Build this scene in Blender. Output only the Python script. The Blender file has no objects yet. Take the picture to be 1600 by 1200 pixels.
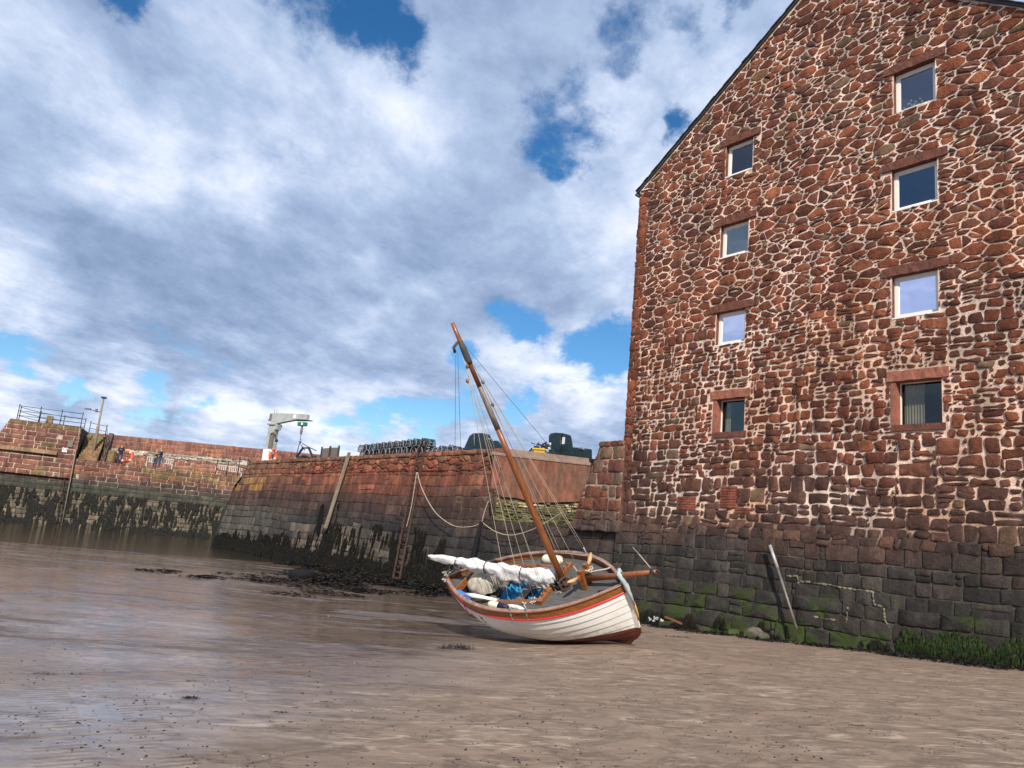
import bpy, math, random
from mathutils import Vector, Matrix, noise
R = math.radians
random.seed(7)
sc = bpy.context.scene
C = sc.collection

# ------------------------------------------------------------------ camera, sky, sun, exposure
EYE = Vector((0, 0, 1.6))
FPX = 1202.0
_r, _p = R(5.416), R(11.513)
_U = Vector((math.cos(_p)*math.sin(_r), math.cos(_p)*math.cos(_r), -math.sin(_p)))
_F = Vector((-math.sin(_p)*math.sin(_r), -math.sin(_p)*math.cos(_r), -math.cos(_p)))
_R = _F.cross(_U)
WC = Matrix((_R, _F, _U))            # world <- camera
cam = bpy.data.objects.new('camera', bpy.data.cameras.new('camera'))
C.objects.link(cam)
cam.matrix_world = Matrix.Translation(EYE) @ WC.to_4x4()
cam.data.sensor_width = 36; cam.data.lens = FPX/1600*36
cam.data.clip_start = 0.1; cam.data.clip_end = 5000
sc.camera = cam
sc.view_settings.view_transform = 'Standard'; sc.view_settings.look = 'None'
sc.view_settings.exposure = 0.2; sc.view_settings.gamma = 1

def ray(x, y): return WC @ Vector(((x-800)/FPX, -(y-600)/FPX, -1))
def atY(x, y, Y): v = ray(x, y); return EYE + v*(Y/v.y)
def atZ(x, y, h): v = ray(x, y); return EYE + v*((h-1.6)/v.z)

SUN = Vector((0.06*math.cos(R(35)), -0.998*math.cos(R(35)), math.sin(R(35)))).normalized()
sl = bpy.data.objects.new('sun', bpy.data.lights.new('sun', 'SUN')); C.objects.link(sl)
sl.data.energy = 5.0; sl.data.angle = R(0.6); sl.data.color = (1, .93, .82)
sl.rotation_euler = SUN.to_track_quat('Z', 'Y').to_euler()

def nodes_of(nt):
    nt.nodes.clear()
    def n(t, **k):
        o = nt.nodes.new(t)
        for a, b in k.items():
            if a == 'inp':
                for i, v in b.items():
                    o.inputs[i].default_value = v
            else: setattr(o, a, b)
        return o
    def l(a, b): nt.links.new(a, b)
    return n, l

wd = bpy.data.worlds.new('World'); sc.world = wd; wd.use_nodes = True
def build_world():
    n, l = nodes_of(wd.node_tree)
    out = n('ShaderNodeOutputWorld')
    sky = n('ShaderNodeTexSky', sky_type='NISHITA', sun_disc=False, sun_elevation=R(36), sun_rotation=math.atan2(SUN.x, SUN.y), air_density=1.0, dust_density=0.3, ozone_density=3.0)
    bg = n('ShaderNodeBackground', inp={'Strength': 0.10})
    hs = n('ShaderNodeHueSaturation', inp={'Saturation': 1.3, 'Value': 1.15})
    l(sky.outputs[0], hs.inputs['Color']); l(hs.outputs[0], bg.inputs[0])
    tc = n('ShaderNodeTexCoord'); sep = n('ShaderNodeSeparateXYZ'); l(tc.outputs['Generated'], sep.inputs[0])
    def M(op, a, b=None, c=None, clamp=False):
        m = n('ShaderNodeMath', operation=op, use_clamp=clamp)
        for i, q in enumerate((a, b, c)):
            if q is None: continue
            if isinstance(q, (int, float)): m.inputs[i].default_value = q
            else: l(q, m.inputs[i])
        return m.outputs[0]
    zz = M('ADD', M('MAXIMUM', sep.outputs[2], 0.0), 0.16)
    cmb = n('ShaderNodeCombineXYZ'); l(M('DIVIDE', sep.outputs[0], zz), cmb.inputs[0]); l(M('DIVIDE', sep.outputs[1], zz), cmb.inputs[1])
    mp = n('ShaderNodeMapping'); mp.inputs['Rotation'].default_value = (0, 0, R(-35)); mp.inputs['Scale'].default_value = (1.05, .78, 1); mp.inputs['Location'].default_value = (3.1, 1.7, 0)
    l(cmb.outputs[0], mp.inputs[0])
    def noi(scale, det, rough, dist=0, vec=mp.outputs[0], off=None):
        t = n('ShaderNodeTexNoise', noise_dimensions='3D', inp={'Scale': scale, 'Detail': det, 'Roughness': rough, 'Distortion': dist})
        if off:
            a = n('ShaderNodeVectorMath', operation='ADD'); a.inputs[1].default_value = off; l(vec, a.inputs[0]); vec = a.outputs[0]
        l(vec, t.inputs['Vector']); return t.outputs['Fac']
    big = noi(1.25, 11, .60, .2)
    det = noi(4.4, 10, .66, .15, off=(5, 2, 1))
    lit = noi(1.9, 12, .63, .2, off=(.12, -.1, 3.0))
    # gaps where the blue shows, as soft patches of the sky dome, edges torn by noise
    wob = n('ShaderNodeTexNoise', inp={'Scale': 7.0, 'Detail': 7.0, 'Roughness': .62}); l(tc.outputs['Generated'], wob.inputs['Vector'])
    sb = n('ShaderNodeVectorMath', operation='SUBTRACT'); sb.inputs[1].default_value = (.5, .5, .5); l(wob.outputs['Color'], sb.inputs[0])
    sv = n('ShaderNodeVectorMath', operation='SCALE'); sv.inputs['Scale'].default_value = .17; l(sb.outputs[0], sv.inputs[0])
    wv = n('ShaderNodeVectorMath', operation='ADD'); l(tc.outputs['Generated'], wv.inputs[0]); l(sv.outputs[0], wv.inputs[1])
    def blobs(lst):
        acc = None
        for px, py, rad in lst:
            d = ray(px, py).normalized()
            q = n('ShaderNodeVectorMath', operation='DISTANCE'); l(wv.outputs[0], q.inputs[0]); q.inputs[1].default_value = d
            v = n('ShaderNodeMapRange', interpolation_type='SMOOTHSTEP', inp={1: rad*1.9/FPX, 2: rad*.2/FPX, 3: 0.0, 4: 1.0}); l(q.outputs['Value'], v.inputs[0])
            acc = v.outputs[0] if acc is None else M('MAXIMUM', acc, v.outputs[0])
        return acc
    lowm = n('ShaderNodeMapping'); lowm.inputs['Scale'].default_value = (1, 1, 2.4); l(tc.outputs['Generated'], lowm.inputs[0])
    puff = noi(7.5, 10, .62, .2, vec=lowm.outputs[0])
    lowf = n('ShaderNodeMapRange', interpolation_type='SMOOTHSTEP', inp={1: .30, 2: .10, 3: 0.0, 4: 1.0}); l(sep.outputs[2], lowf.inputs[0]); lowf = lowf.outputs[0]
    gaps = blobs([(560, 10, 60), (615, 60, 46), (190, 0, 40), (500, -60, 80), (965, 50, 62), (955, 110, 52), (868, 205, 64), (885, 262, 40), (868, 150, 50), (1050, 30, 46), (1045, 205, 30), (1130, -10, 36),
                  (965, 545, 60), (905, 550, 34), (790, 500, 40), (735, 545, 30), (600, 654, 40), (660, 662, 40), (540, 660, 30), (15, 566, 34), (240, 600, 30), (720, 650, 40), (820, 655, 30), (130, 600, 20), (1180, -40, 40), (310, 640, 22)])
    darks = blobs([(330, 500, 150), (120, 530, 120), (560, 590, 130), (760, 290, 120), (640, 470, 110), (420, 620, 90), (690, 100, 60), (860, 420, 60), (260, 170, 100)])
    lights = blobs([(330, 655, 50), (200, 640, 50), (450, 640, 40), (600, 700, 50), (870, 500, 50), (990, 300, 60), (640, 130, 70), (230, 230, 70), (930, 190, 60), (930, 340, 70), (380, 300, 50), (930, 590, 60), (60, 610, 50), (400, 690, 60), (840, 560, 60), (560, 440, 50), (520, 690, 50), (40, 400, 60), (1100, 130, 60)])
    dens = M('ADD', M('MULTIPLY', M('ADD', M('MULTIPLY', big, .62), M('MULTIPLY', det, .38)), 1.75), -.36)
    cover = M('ADD', M('ADD', dens, M('MULTIPLY', gaps, -.41)), M('MULTIPLY', M('MULTIPLY', M('SUBTRACT', puff, .55), lowf), .9))
    cov = n('ShaderNodeMapRange', interpolation_type='SMOOTHSTEP', inp={1: .10, 2: .36, 3: 0.0, 4: 1.0}); l(cover, cov.inputs[0])
    br = M('ADD', M('ADD', M('ADD', M('MULTIPLY', lit, 1.35), M('MULTIPLY', M('MULTIPLY', M('SUBTRACT', puff, .42), lowf), 1.1)), M('MULTIPLY', det, .62)), M('ADD', M('MULTIPLY', darks, -.11), M('MULTIPLY', lights, .21)))
    ramp = n('ShaderNodeValToRGB'); l(M('SUBTRACT', br, .485), ramp.inputs[0])
    e = ramp.color_ramp.elements
    e[0].position = .12; e[0].color = (.20, .285, .45, 1)
    e[1].position = .86; e[1].color = (.88, .93, 1.0, 1)
    for p, c in ((.32, (.30, .40, .60, 1)), (.5, (.43, .54, .75, 1)), (.66, (.62, .71, .90, 1))):
        x = e.new(p); x.color = c
    bc = n('ShaderNodeBackground', inp={'Strength': 0.95}); l(ramp.outputs[0], bc.inputs[0])
    mx = n('ShaderNodeMixShader'); l(cov.outputs[0], mx.inputs[0]); l(bg.outputs[0], mx.inputs[1]); l(bc.outputs[0], mx.inputs[2])
    l(mx.outputs[0], out.inputs[0])
build_world()

# ------------------------------------------------------------------ helpers
def tag(o, label=None, cat=None, group=None, kind=None):
    if label: o['label'] = label
    if cat: o['category'] = cat
    if group: o['group'] = group
    if kind: o['kind'] = kind
    return o
def empty(name, label=None, cat=None, loc=(0, 0, 0), rz=0, group=None):
    o = bpy.data.objects.new(name, None); C.objects.link(o); o.location = loc; o.rotation_euler = (0, 0, rz)
    o.empty_display_size = .2
    return tag(o, label, cat, group)

class MB:
    def __init__(s): s.v = []; s.f = []; s.c = []; s.sm = []; s.mi = []; s.col = (1, 1, 1); s.m = 0
    def V(s, p, c=None): s.v.append(tuple(p)); s.c.append(c or s.col); return len(s.v)-1
    def F(s, f, smooth=False, m=None): s.f.append(tuple(f)); s.sm.append(smooth); s.mi.append(s.m if m is None else m)
    def poly(s, pts, **k): s.F([s.V(p) for p in pts], **k)
    def box(s, c, size, M=None, taper=1.0, jit=0.0):
        hx, hy, hz = size[0]/2, size[1]/2, size[2]/2
        c = Vector(c); i = len(s.v)
        for z in (-1, 1):
            t = taper if z > 0 else 1
            for x, y in ((-1, -1), (1, -1), (1, 1), (-1, 1)):
                p = Vector((x*hx*t, y*hy*t, z*hz))
                if jit: p += Vector([random.uniform(-jit, jit) for _ in range(3)])
                if M is not None: p = M @ p
                s.V(c+p)
        for f in ((3, 2, 1, 0), (4, 5, 6, 7), (0, 1, 5, 4), (1, 2, 6, 5), (2, 3, 7, 6), (3, 0, 4, 7)): s.F([i+k for k in f])
    def bar(s, a, b, w, h, up=(0, 0, 1)):
        a, b = Vector(a), Vector(b); d = (b-a); L = d.length; x = d.normalized(); u = Vector(up)
        y = u.cross(x)
        if y.length < 1e-4: y = Vector((1, 0, 0)).cross(x)
        y.normalize(); z = x.cross(y)
        s.box((a+b)/2, (L, w, h), Matrix((x, y, z)).transposed())
    def tube(s, pts, r, n=8, cap=True, closed=False, smooth=True):
        pts = [Vector(p) for p in pts]; k = len(pts)
        rr = r if isinstance(r, (list, tuple)) else [r]*k
        rings = []; ref = None
        for i, p in enumerate(pts):
            if closed: t = pts[(i+1) % k]-pts[i-1]
            else: t = pts[min(i+1, k-1)]-pts[max(i-1, 0)]
            if t.length < 1e-9: t = Vector((0, 0, 1))
            t.normalize()
            if ref is None: ref = Vector((0, 0, 1)) if abs(t.z) < .9 else Vector((1, 0, 0))
            a = ref - t*ref.dot(t)
            if a.length < 1e-4: a = Vector((0, 1, 0)) - t*t.y
            a.normalize(); ref = a; b = t.cross(a)
            rings.append([s.V(p+(a*math.cos(q*2*math.pi/n)+b*math.sin(q*2*math.pi/n))*rr[i]) for q in range(n)])
        m = k if closed else k-1
        for i in range(m):
            A, B = rings[i], rings[(i+1) % k]
            for q in range(n): s.F((A[q], A[(q+1) % n], B[(q+1) % n], B[q]), smooth)
        if cap and not closed: s.F(rings[0][::-1]); s.F(rings[-1])
    def grid(s, P, nu, nv, smooth=True, closev=False, cf=None):
        I = [[s.V(P(i, j), cf(i, j) if cf else None) for j in range(nv)] for i in range(nu)]
        for i in range(nu-1):
            for j in range(nv if closev else nv-1):
                s.F((I[i][j], I[i+1][j], I[i+1][(j+1) % nv], I[i][(j+1) % nv]), smooth)
        return I
    def ball(s, c, r, nu=8, nv=12, sq=(1, 1, 1)):
        c = Vector(c)
        s.grid(lambda i, j: c+Vector((r*sq[0]*math.sin(math.pi*i/(nu-1))*math.cos(2*math.pi*j/nv), r*sq[1]*math.sin(math.pi*i/(nu-1))*math.sin(2*math.pi*j/nv), r*sq[2]*math.cos(math.pi*i/(nu-1)))), nu, nv, closev=True)
    def prism(s, pts, d):
        # pts: planar outline (list of Vector), d: extrusion vector
        d = Vector(d); pts = [Vector(p) for p in pts]
        A = [s.V(p) for p in pts]; B = [s.V(p+d) for p in pts]; n = len(pts)
        s.F(A[::-1]); s.F(B)
        for i in range(n): s.F((A[i], A[(i+1) % n], B[(i+1) % n], B[i]))
    def build(s, name, mats, parent=None, mat=None, bevel=0):
        me = bpy.data.meshes.new(name); me.from_pydata(s.v, [], s.f); me.update()
        if not isinstance(mats, (list, tuple)): mats = [mats]
        for m in mats: me.materials.append(m)
        me.polygons.foreach_set('use_smooth', s.sm)
        me.polygons.foreach_set('material_index', s.mi)
        a = me.color_attributes.new('Col', 'FLOAT_COLOR', 'POINT')
        buf = []
        for c in s.c: buf += [c[0], c[1], c[2], 1.0]
        a.data.foreach_set('color', buf)
        o = bpy.data.objects.new(name, me); C.objects.link(o)
        if parent is not None: o.parent = parent
        if bevel:
            b = o.modifiers.new('bevel', 'BEVEL'); b.width = bevel; b.segments = 2; b.limit_method = 'ANGLE'; b.angle_limit = R(40)
        return o

def link_world(o, parent):
    # put a mesh written in world coordinates under an Empty that only translates / rotates
    o.parent = parent
    o.matrix_parent_inverse = parent_matrix(parent).inverted()
    return o
def parent_matrix(p): return Matrix.Translation(p.location) @ p.rotation_euler.to_matrix().to_4x4()

# ------------------------------------------------------------------ materials
def mat(name, col, rough=.7, metal=0, nscale=8, namp=.25, bump=.3, bscale=40, bdist=.01, attr=False, spec=.5, stretch=None, coat=0, extra=None, col2=None, det=6):
    m = bpy.data.materials.new(name); m.use_nodes = True
    n, l = nodes_of(m.node_tree)
    out = n('ShaderNodeOutputMaterial'); b = n('ShaderNodeBsdfPrincipled'); l(b.outputs[0], out.inputs[0])
    b.inputs['Roughness'].default_value = rough; b.inputs['Metallic'].default_value = metal
    b.inputs['Specular IOR Level'].default_value = spec; b.inputs['Coat Weight'].default_value = coat
    tc = n('ShaderNodeTexCoord'); vec = tc.outputs['Object']
    if stretch:
        mp = n('ShaderNodeMapping'); mp.inputs['Scale'].default_value = stretch; l(vec, mp.inputs[0]); vec = mp.outputs[0]
    n1 = n('ShaderNodeTexNoise', inp={'Scale': nscale, 'Detail': det, 'Roughness': .6}); l(vec, n1.inputs['Vector'])
    mr = n('ShaderNodeMapRange', inp={1: .3, 2: .7, 3: 1-namp, 4: 1+namp}); l(n1.outputs[0], mr.inputs[0])
    if attr:
        at = n('ShaderNodeAttribute', attribute_name='Col'); src = at.outputs['Color']
    else:
        rg = n('ShaderNodeMix', data_type='RGBA'); rg.inputs[6].default_value = (*col, 1); rg.inputs[7].default_value = (*(col2 or col), 1)
        n3 = n('ShaderNodeTexNoise', inp={'Scale': nscale*.35, 'Detail': 5, 'Roughness': .65}); l(vec, n3.inputs['Vector'])
        r3 = n('ShaderNodeMapRange', inp={1: .42, 2: .6, 3: 0.0, 4: 1.0}); l(n3.outputs[0], r3.inputs[0]); l(r3.outputs[0], rg.inputs[0]); src = rg.outputs[2]
    mu = n('ShaderNodeVectorMath', operation='SCALE'); l(src, mu.inputs[0]); l(mr.outputs[0], mu.inputs['Scale'])
    colout = mu.outputs[0]
    if extra: colout = extra(n, l, tc, colout)
    l(colout, b.inputs['Base Color'])
    n2 = n('ShaderNodeTexNoise', inp={'Scale': bscale, 'Detail': 6, 'Roughness': .65}); l(vec, n2.inputs['Vector'])
    bp = n('ShaderNodeBump', inp={'Strength': bump, 'Distance': bdist}); l(n2.outputs[0], bp.inputs['Height']); l(bp.outputs[0], b.inputs['Normal'])
    return m

def stone_mat():
    # colour of every stone comes from the mesh; the shader adds grain, pitting, streaks
    m = bpy.data.materials.new('sandstone masonry'); m.use_nodes = True
    n, l = nodes_of(m.node_tree)
    out = n('ShaderNodeOutputMaterial'); b = n('ShaderNodeBsdfPrincipled'); l(b.outputs[0], out.inputs[0])
    b.inputs['Specular IOR Level'].default_value = .3
    at = n('ShaderNodeAttribute', attribute_name='Col'); tc = n('ShaderNodeTexCoord')
    a = n('ShaderNodeTexNoise', inp={'Scale': 5, 'Detail': 8, 'Roughness': .7}); l(tc.outputs['Object'], a.inputs['Vector'])
    c = n('ShaderNodeTexNoise', inp={'Scale': 38, 'Detail': 6, 'Roughness': .7}); l(tc.outputs['Object'], c.inputs['Vector'])
    m1 = n('ShaderNodeMapRange', inp={1: .3, 2: .7, 3: .68, 4: 1.32}); l(a.outputs[0], m1.inputs[0])
    m2 = n('ShaderNodeMapRange', inp={1: .3, 2: .7, 3: .7, 4: 1.3}); l(c.outputs[0], m2.inputs[0])
    q = n('ShaderNodeMath', operation='MULTIPLY'); l(m1.outputs[0], q.inputs[0]); l(m2.outputs[0], q.inputs[1])
    mu = n('ShaderNodeVectorMath', operation='SCALE'); l(at.outputs['Color'], mu.inputs[0]); l(q.outputs[0], mu.inputs['Scale'])
    # run-down staining: streaks stretched down the wall, and algae low on the stones
    def N(scale, sv, det=6, rough=.65):
        q_ = n('ShaderNodeMapping'); q_.inputs['Scale'].default_value = sv; l(tc.outputs['Object'], q_.inputs[0])
        t_ = n('ShaderNodeTexNoise', inp={'Scale': scale, 'Detail': det, 'Roughness': rough}); l(q_.outputs[0], t_.inputs['Vector']); return t_.outputs[0]
    def MRR(v, a_, b_, c_=0.0, d_=1.0):
        r_ = n('ShaderNodeMapRange', interpolation_type='SMOOTHSTEP', inp={1: a_, 2: b_, 3: c_, 4: d_}); l(v, r_.inputs[0]); return r_.outputs[0]
    def MM(op, x_, y_):
        r_ = n('ShaderNodeMath', operation=op)
        for i_, k_ in enumerate((x_, y_)):
            if isinstance(k_, (int, float)): r_.inputs[i_].default_value = k_
            else: l(k_, r_.inputs[i_])
        return r_.outputs[0]
    spz = n('ShaderNodeSeparateXYZ'); l(tc.outputs['Object'], spz.inputs[0]); Z_ = spz.outputs[2]
    st = MRR(N(1.6, (1.4, 1.4, .28)), .36, .66, .62, 1.22)
    s2 = n('ShaderNodeVectorMath', operation='SCALE'); l(mu.outputs[0], s2.inputs[0]); l(st, s2.inputs['Scale'])
    moss = MM('MULTIPLY', MRR(MM('ADD', N(1.1, (1, 1, 1.3), 8, .7), MM('MULTIPLY', Z_, -.12)), .435, .49), MRR(Z_, 1.35, .5))
    moss = MM('MULTIPLY', moss, MRR(spz.outputs[0], 3.2, 5.5))
    mg = n('ShaderNodeMix', data_type='RGBA'); l(MM('MULTIPLY', moss, .85), mg.inputs[0]); l(s2.outputs[0], mg.inputs[6]); mg.inputs[7].default_value = (.040, .062, .010, 1)
    l(mg.outputs[2], b.inputs['Base Color'])
    b.inputs['Roughness'].default_value = .82
    w = n('ShaderNodeTexNoise', inp={'Scale': 11, 'Detail': 7, 'Roughness': .72, 'Distortion': .6}); l(tc.outputs['Object'], w.inputs['Vector'])
    ad = n('ShaderNodeMath', operation='MULTIPLY_ADD', inp={1: .3}); l(c.outputs[0], ad.inputs[0]); l(w.outputs[0], ad.inputs[2])
    bp = n('ShaderNodeBump', inp={'Strength': 1.0, 'Distance': .06}); l(ad.outputs[0], bp.inputs['Height']); l(bp.outputs[0], b.inputs['Normal'])
    return m
STONE = stone_mat()
def wood_extra(n, l, tc, c): return c
WHITE = mat('white paint', (.74, .73, .70), .4, namp=.06, nscale=5, bump=.1)
FRAMEW = mat('window frame paint', (.80, .78, .71), .35, namp=.04, bump=.03)
VARN = mat('varnished timber', (.24, .085, .02), .28, nscale=14, namp=.35, bump=.12, stretch=(.35, 2.2, 2.2), coat=.4, col2=(.20, .07, .02))
VARNM = mat('varnished spar', (.225, .075, .018), .38, nscale=18, namp=.35, bump=.15, stretch=(2.5, 2.5, .25), coat=.2, col2=(.17, .05, .018))
GREYM = mat('worn grey spar', (.23, .19, .15), .6, nscale=18, namp=.3, bump=.2, stretch=(2.5, 2.5, .4), col2=(.12, .09, .06))
CAP = mat('weathered cap rail', (.30, .185, .14), .6, nscale=12, namp=.25, bump=.2, col2=(.19, .10, .07))
DARKWOOD = mat('dark wet timber', (.035, .026, .02), .55, nscale=9, namp=.4, bump=.4)
GREYWOOD = mat('weathered grey timber', (.17, .145, .12), .7, nscale=14, namp=.3, bump=.3, stretch=(.5, 3, 3), col2=(.11, .095, .08))
POSTWOOD = mat('bleached post timber', (.23, .19, .14), .8, nscale=10, namp=.3, bump=.4, stretch=(3, 3, .5), col2=(.17, .13, .09))
RED = mat('red paint', (.55, .02, .03), .35, namp=.15, nscale=20, bump=.1)
ROPE = mat('cream rope', (.42, .36, .27), .85, namp=.2, nscale=60, bump=.3)
ROPED = mat('grey rope', (.26, .235, .20), .85, namp=.2, nscale=60, bump=.3)
WIRE = mat('dark rigging wire', (.07, .065, .06), .6, namp=.1, bump=.05)
SAIL = mat('white sailcloth', (.72, .72, .72), .8, namp=.12, nscale=9, bump=.5, bscale=11, bdist=.04, col2=(.58, .57, .55), stretch=(.6, 1.6, 1.6))
CANVAS = mat('canvas cover', (.52, .46, .36), .85, namp=.25, nscale=7, bump=.4, bscale=16, bdist=.02, col2=(.30, .27, .23))
BLUET = mat('blue tarpaulin', (.01, .20, .40), .4, namp=.35, nscale=12, bump=.8, bscale=14, bdist=.04)
BLUEP = mat('blue paint', (.015, .20, .62), .4, namp=.1, bump=.1)
FEND = mat('cream fender vinyl', (.72, .66, .50), .45, namp=.12, nscale=9, bump=.1)
NAVY = mat('navy webbing', (.01, .01, .04), .6)
RUST = mat('rusty iron', (.075, .034, .022), .85, namp=.45, nscale=18, bump=.7, col2=(.05, .028, .02))
BLACKI = mat('black painted iron', (.018, .02, .026), .45, namp=.2, bump=.2)
CRANEG = mat('grey crane paint', (.36, .38, .37), .5, namp=.12, nscale=6, bump=.15, col2=(.30, .31, .30))
HOISTG = mat('green hoist housing', (.01, .17, .11), .45, namp=.15)
ORANGE = mat('orange lifebuoy', (.80, .12, .03), .5, namp=.1)
YELLOW = mat('yellow plastic', (.75, .45, .01), .45, namp=.1)
TARPG = mat('dark green tarpaulin', (.006, .022, .024), .33, namp=.3, nscale=4, bump=.7, bscale=5, bdist=.06)
RUBBER = mat('black rubber', (.010, .010, .012), .85, namp=.3, bump=.4, spec=.15)
NET = mat('black netting', (.02, .022, .03), .8, namp=.3)
NETL = mat('pale hoop tubing', (.17, .175, .19), .6, namp=.25)
SKIN = mat('skin', (.50, .28, .19), .6, namp=.05)
HAIR = mat('grey hair', (.14, .11, .09), .8)
JEANS = mat('blue jeans', (.025, .045, .11), .85, namp=.2)
JKT = mat('navy jacket', (.012, .018, .035), .8, namp=.2)
JKT2 = mat('tan jacket', (.22, .16, .10), .8, namp=.2)
LEAD = mat('dark slate roof', (.05, .052, .058), .6, nscale=3, namp=.25, bump=.4)
METALP = mat('galvanised pole', (.38, .37, .36), .45, metal=.3, namp=.25, nscale=9, bump=.2)
CONC = mat('weathered red render', (.185, .066, .040), .85, nscale=3.5, namp=.5, bump=.6, bscale=14, bdist=.03, col2=(.115, .060, .040), stretch=(1.3, 1.3, .55), det=9)
CONCT = mat('quay concrete', (.22, .15, .12), .9, nscale=3, namp=.3, bump=.4)
LICHEN = mat('lichened stone', (.26, .19, .08), .9, nscale=7, namp=.35, bump=.5)
BENCHW = mat('silvered bench teak', (.42, .40, .36), .8, namp=.2, nscale=14, bump=.2)
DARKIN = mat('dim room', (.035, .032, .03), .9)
CURT = mat('curtain cloth', (.42, .34, .25), .9, namp=.15, nscale=3)
BROWNW = mat('brown plaster', (.28, .105, .055), .85, nscale=8, namp=.2, bump=.4)
REDST = mat('dressed red sandstone', (.29, .10, .062), .85, nscale=9, namp=.3, bump=.7, bscale=18, bdist=.03, col2=(.24, .085, .055))
DKST = mat('dark red lintel stone', (.14, .045, .025), .88, nscale=9, namp=.35, bump=.8, bscale=14, bdist=.04, col2=(.11, .04, .028))
GRASSY = mat('green algae grass', (.02, .065, .008), .75, nscale=9, namp=.5, bump=.3, attr=True)
WEED = mat('bladder wrack', (.013, .012, .009), .75, nscale=14, namp=.6, bump=.4, attr=True, spec=.15)

def hull_paint():
    def ex(n, l, tc, c):
        sp = n('ShaderNodeSeparateXYZ'); l(tc.outputs['Object'], sp.inputs[0])
        no = n('ShaderNodeTexNoise', inp={'Scale': 6, 'Detail': 4}); l(tc.outputs['Object'], no.inputs['Vector'])
        ad = n('ShaderNodeMath', operation='MULTIPLY_ADD', inp={1: .02, 2: -.01}); l(no.outputs[0], ad.inputs[0])
        s2 = n('ShaderNodeMath', operation='ADD'); l(sp.outputs[2], s2.inputs[0]); l(ad.outputs[0], s2.inputs[1])
        gt = n('ShaderNodeMapRange', inp={1: .372, 2: .378}); l(s2.outputs[0], gt.inputs[0])
        mx = n('ShaderNodeMix', data_type='RGBA'); l(gt.outputs[0], mx.inputs[0]); mx.inputs[6].default_value = (.11, .026, .018, 1)
        # grime and rust weeps on the white
        g = n('ShaderNodeTexNoise', inp={'Scale': 3, 'Detail': 7, 'Roughness': .7}); l(tc.outputs['Object'], g.inputs['Vector'])
        gm = n('ShaderNodeMapRange', inp={1: .52, 2: .75, 3: 0.0, 4: .35}); l(g.outputs[0], gm.inputs[0])
        m3 = n('ShaderNodeMix', data_type='RGBA'); l(gm.outputs[0], m3.inputs[0]); l(c, m3.inputs[6]); m3.inputs[7].default_value = (.42, .36, .27, 1)
        low_ = n('ShaderNodeMapRange', interpolation_type='SMOOTHSTEP', inp={1: .72, 2: .38, 3: 0.0, 4: 1.0}); l(sp.outputs[2], low_.inputs[0])
        gs = n('ShaderNodeTexNoise', inp={'Scale': 9, 'Detail': 8, 'Roughness': .75}); l(tc.outputs['Object'], gs.inputs['Vector'])
        gm2 = n('ShaderNodeMapRange', inp={1: .42, 2: .68, 3: 0.0, 4: .75}); l(gs.outputs[0], gm2.inputs[0])
        gmm = n('ShaderNodeMath', operation='MULTIPLY'); l(low_.outputs[0], gmm.inputs[0]); l(gm2.outputs[0], gmm.inputs[1])
        gx = n('ShaderNodeMath', operation='MAXIMUM'); l(gmm.outputs[0], gx.inputs[0]); l(gm.outputs[0], gx.inputs[1]); l(gx.outputs[0], m3.inputs[0])
        l(m3.outputs[2], mx.inputs[7]); return mx.outputs[2]
    return mat('hull paint', (.78, .77, .73), .42, namp=.05, nscale=4, bump=.15, bscale=20, extra=ex, col2=(.72, .71, .67))
HULLP = hull_paint()
def deck_paint():
    def ex(n, l, tc, c):
        sp = n('ShaderNodeSeparateXYZ'); l(tc.outputs['Object'], sp.inputs[0])
        mu = n('ShaderNodeMath', operation='MULTIPLY', inp={1: 13.0}); l(sp.outputs[1], mu.inputs[0])
        fr = n('ShaderNodeMath', operation='FRACT'); l(mu.outputs[0], fr.inputs[0])
        st = n('ShaderNodeMapRange', inp={1: .0, 2: .14, 3: .45, 4: 1.0}); l(fr.outputs[0], st.inputs[0])
        sc_ = n('ShaderNodeVectorMath', operation='SCALE'); l(c, sc_.inputs[0]); l(st.outputs[0], sc_.inputs['Scale']); return sc_.outputs[0]
    return mat('grey deck planking', (.092, .084, .077), .8, namp=.35, nscale=14, bump=.2, stretch=(.4, 3, 1), extra=ex, col2=(.07, .064, .06))
DECKP = deck_paint()
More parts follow.
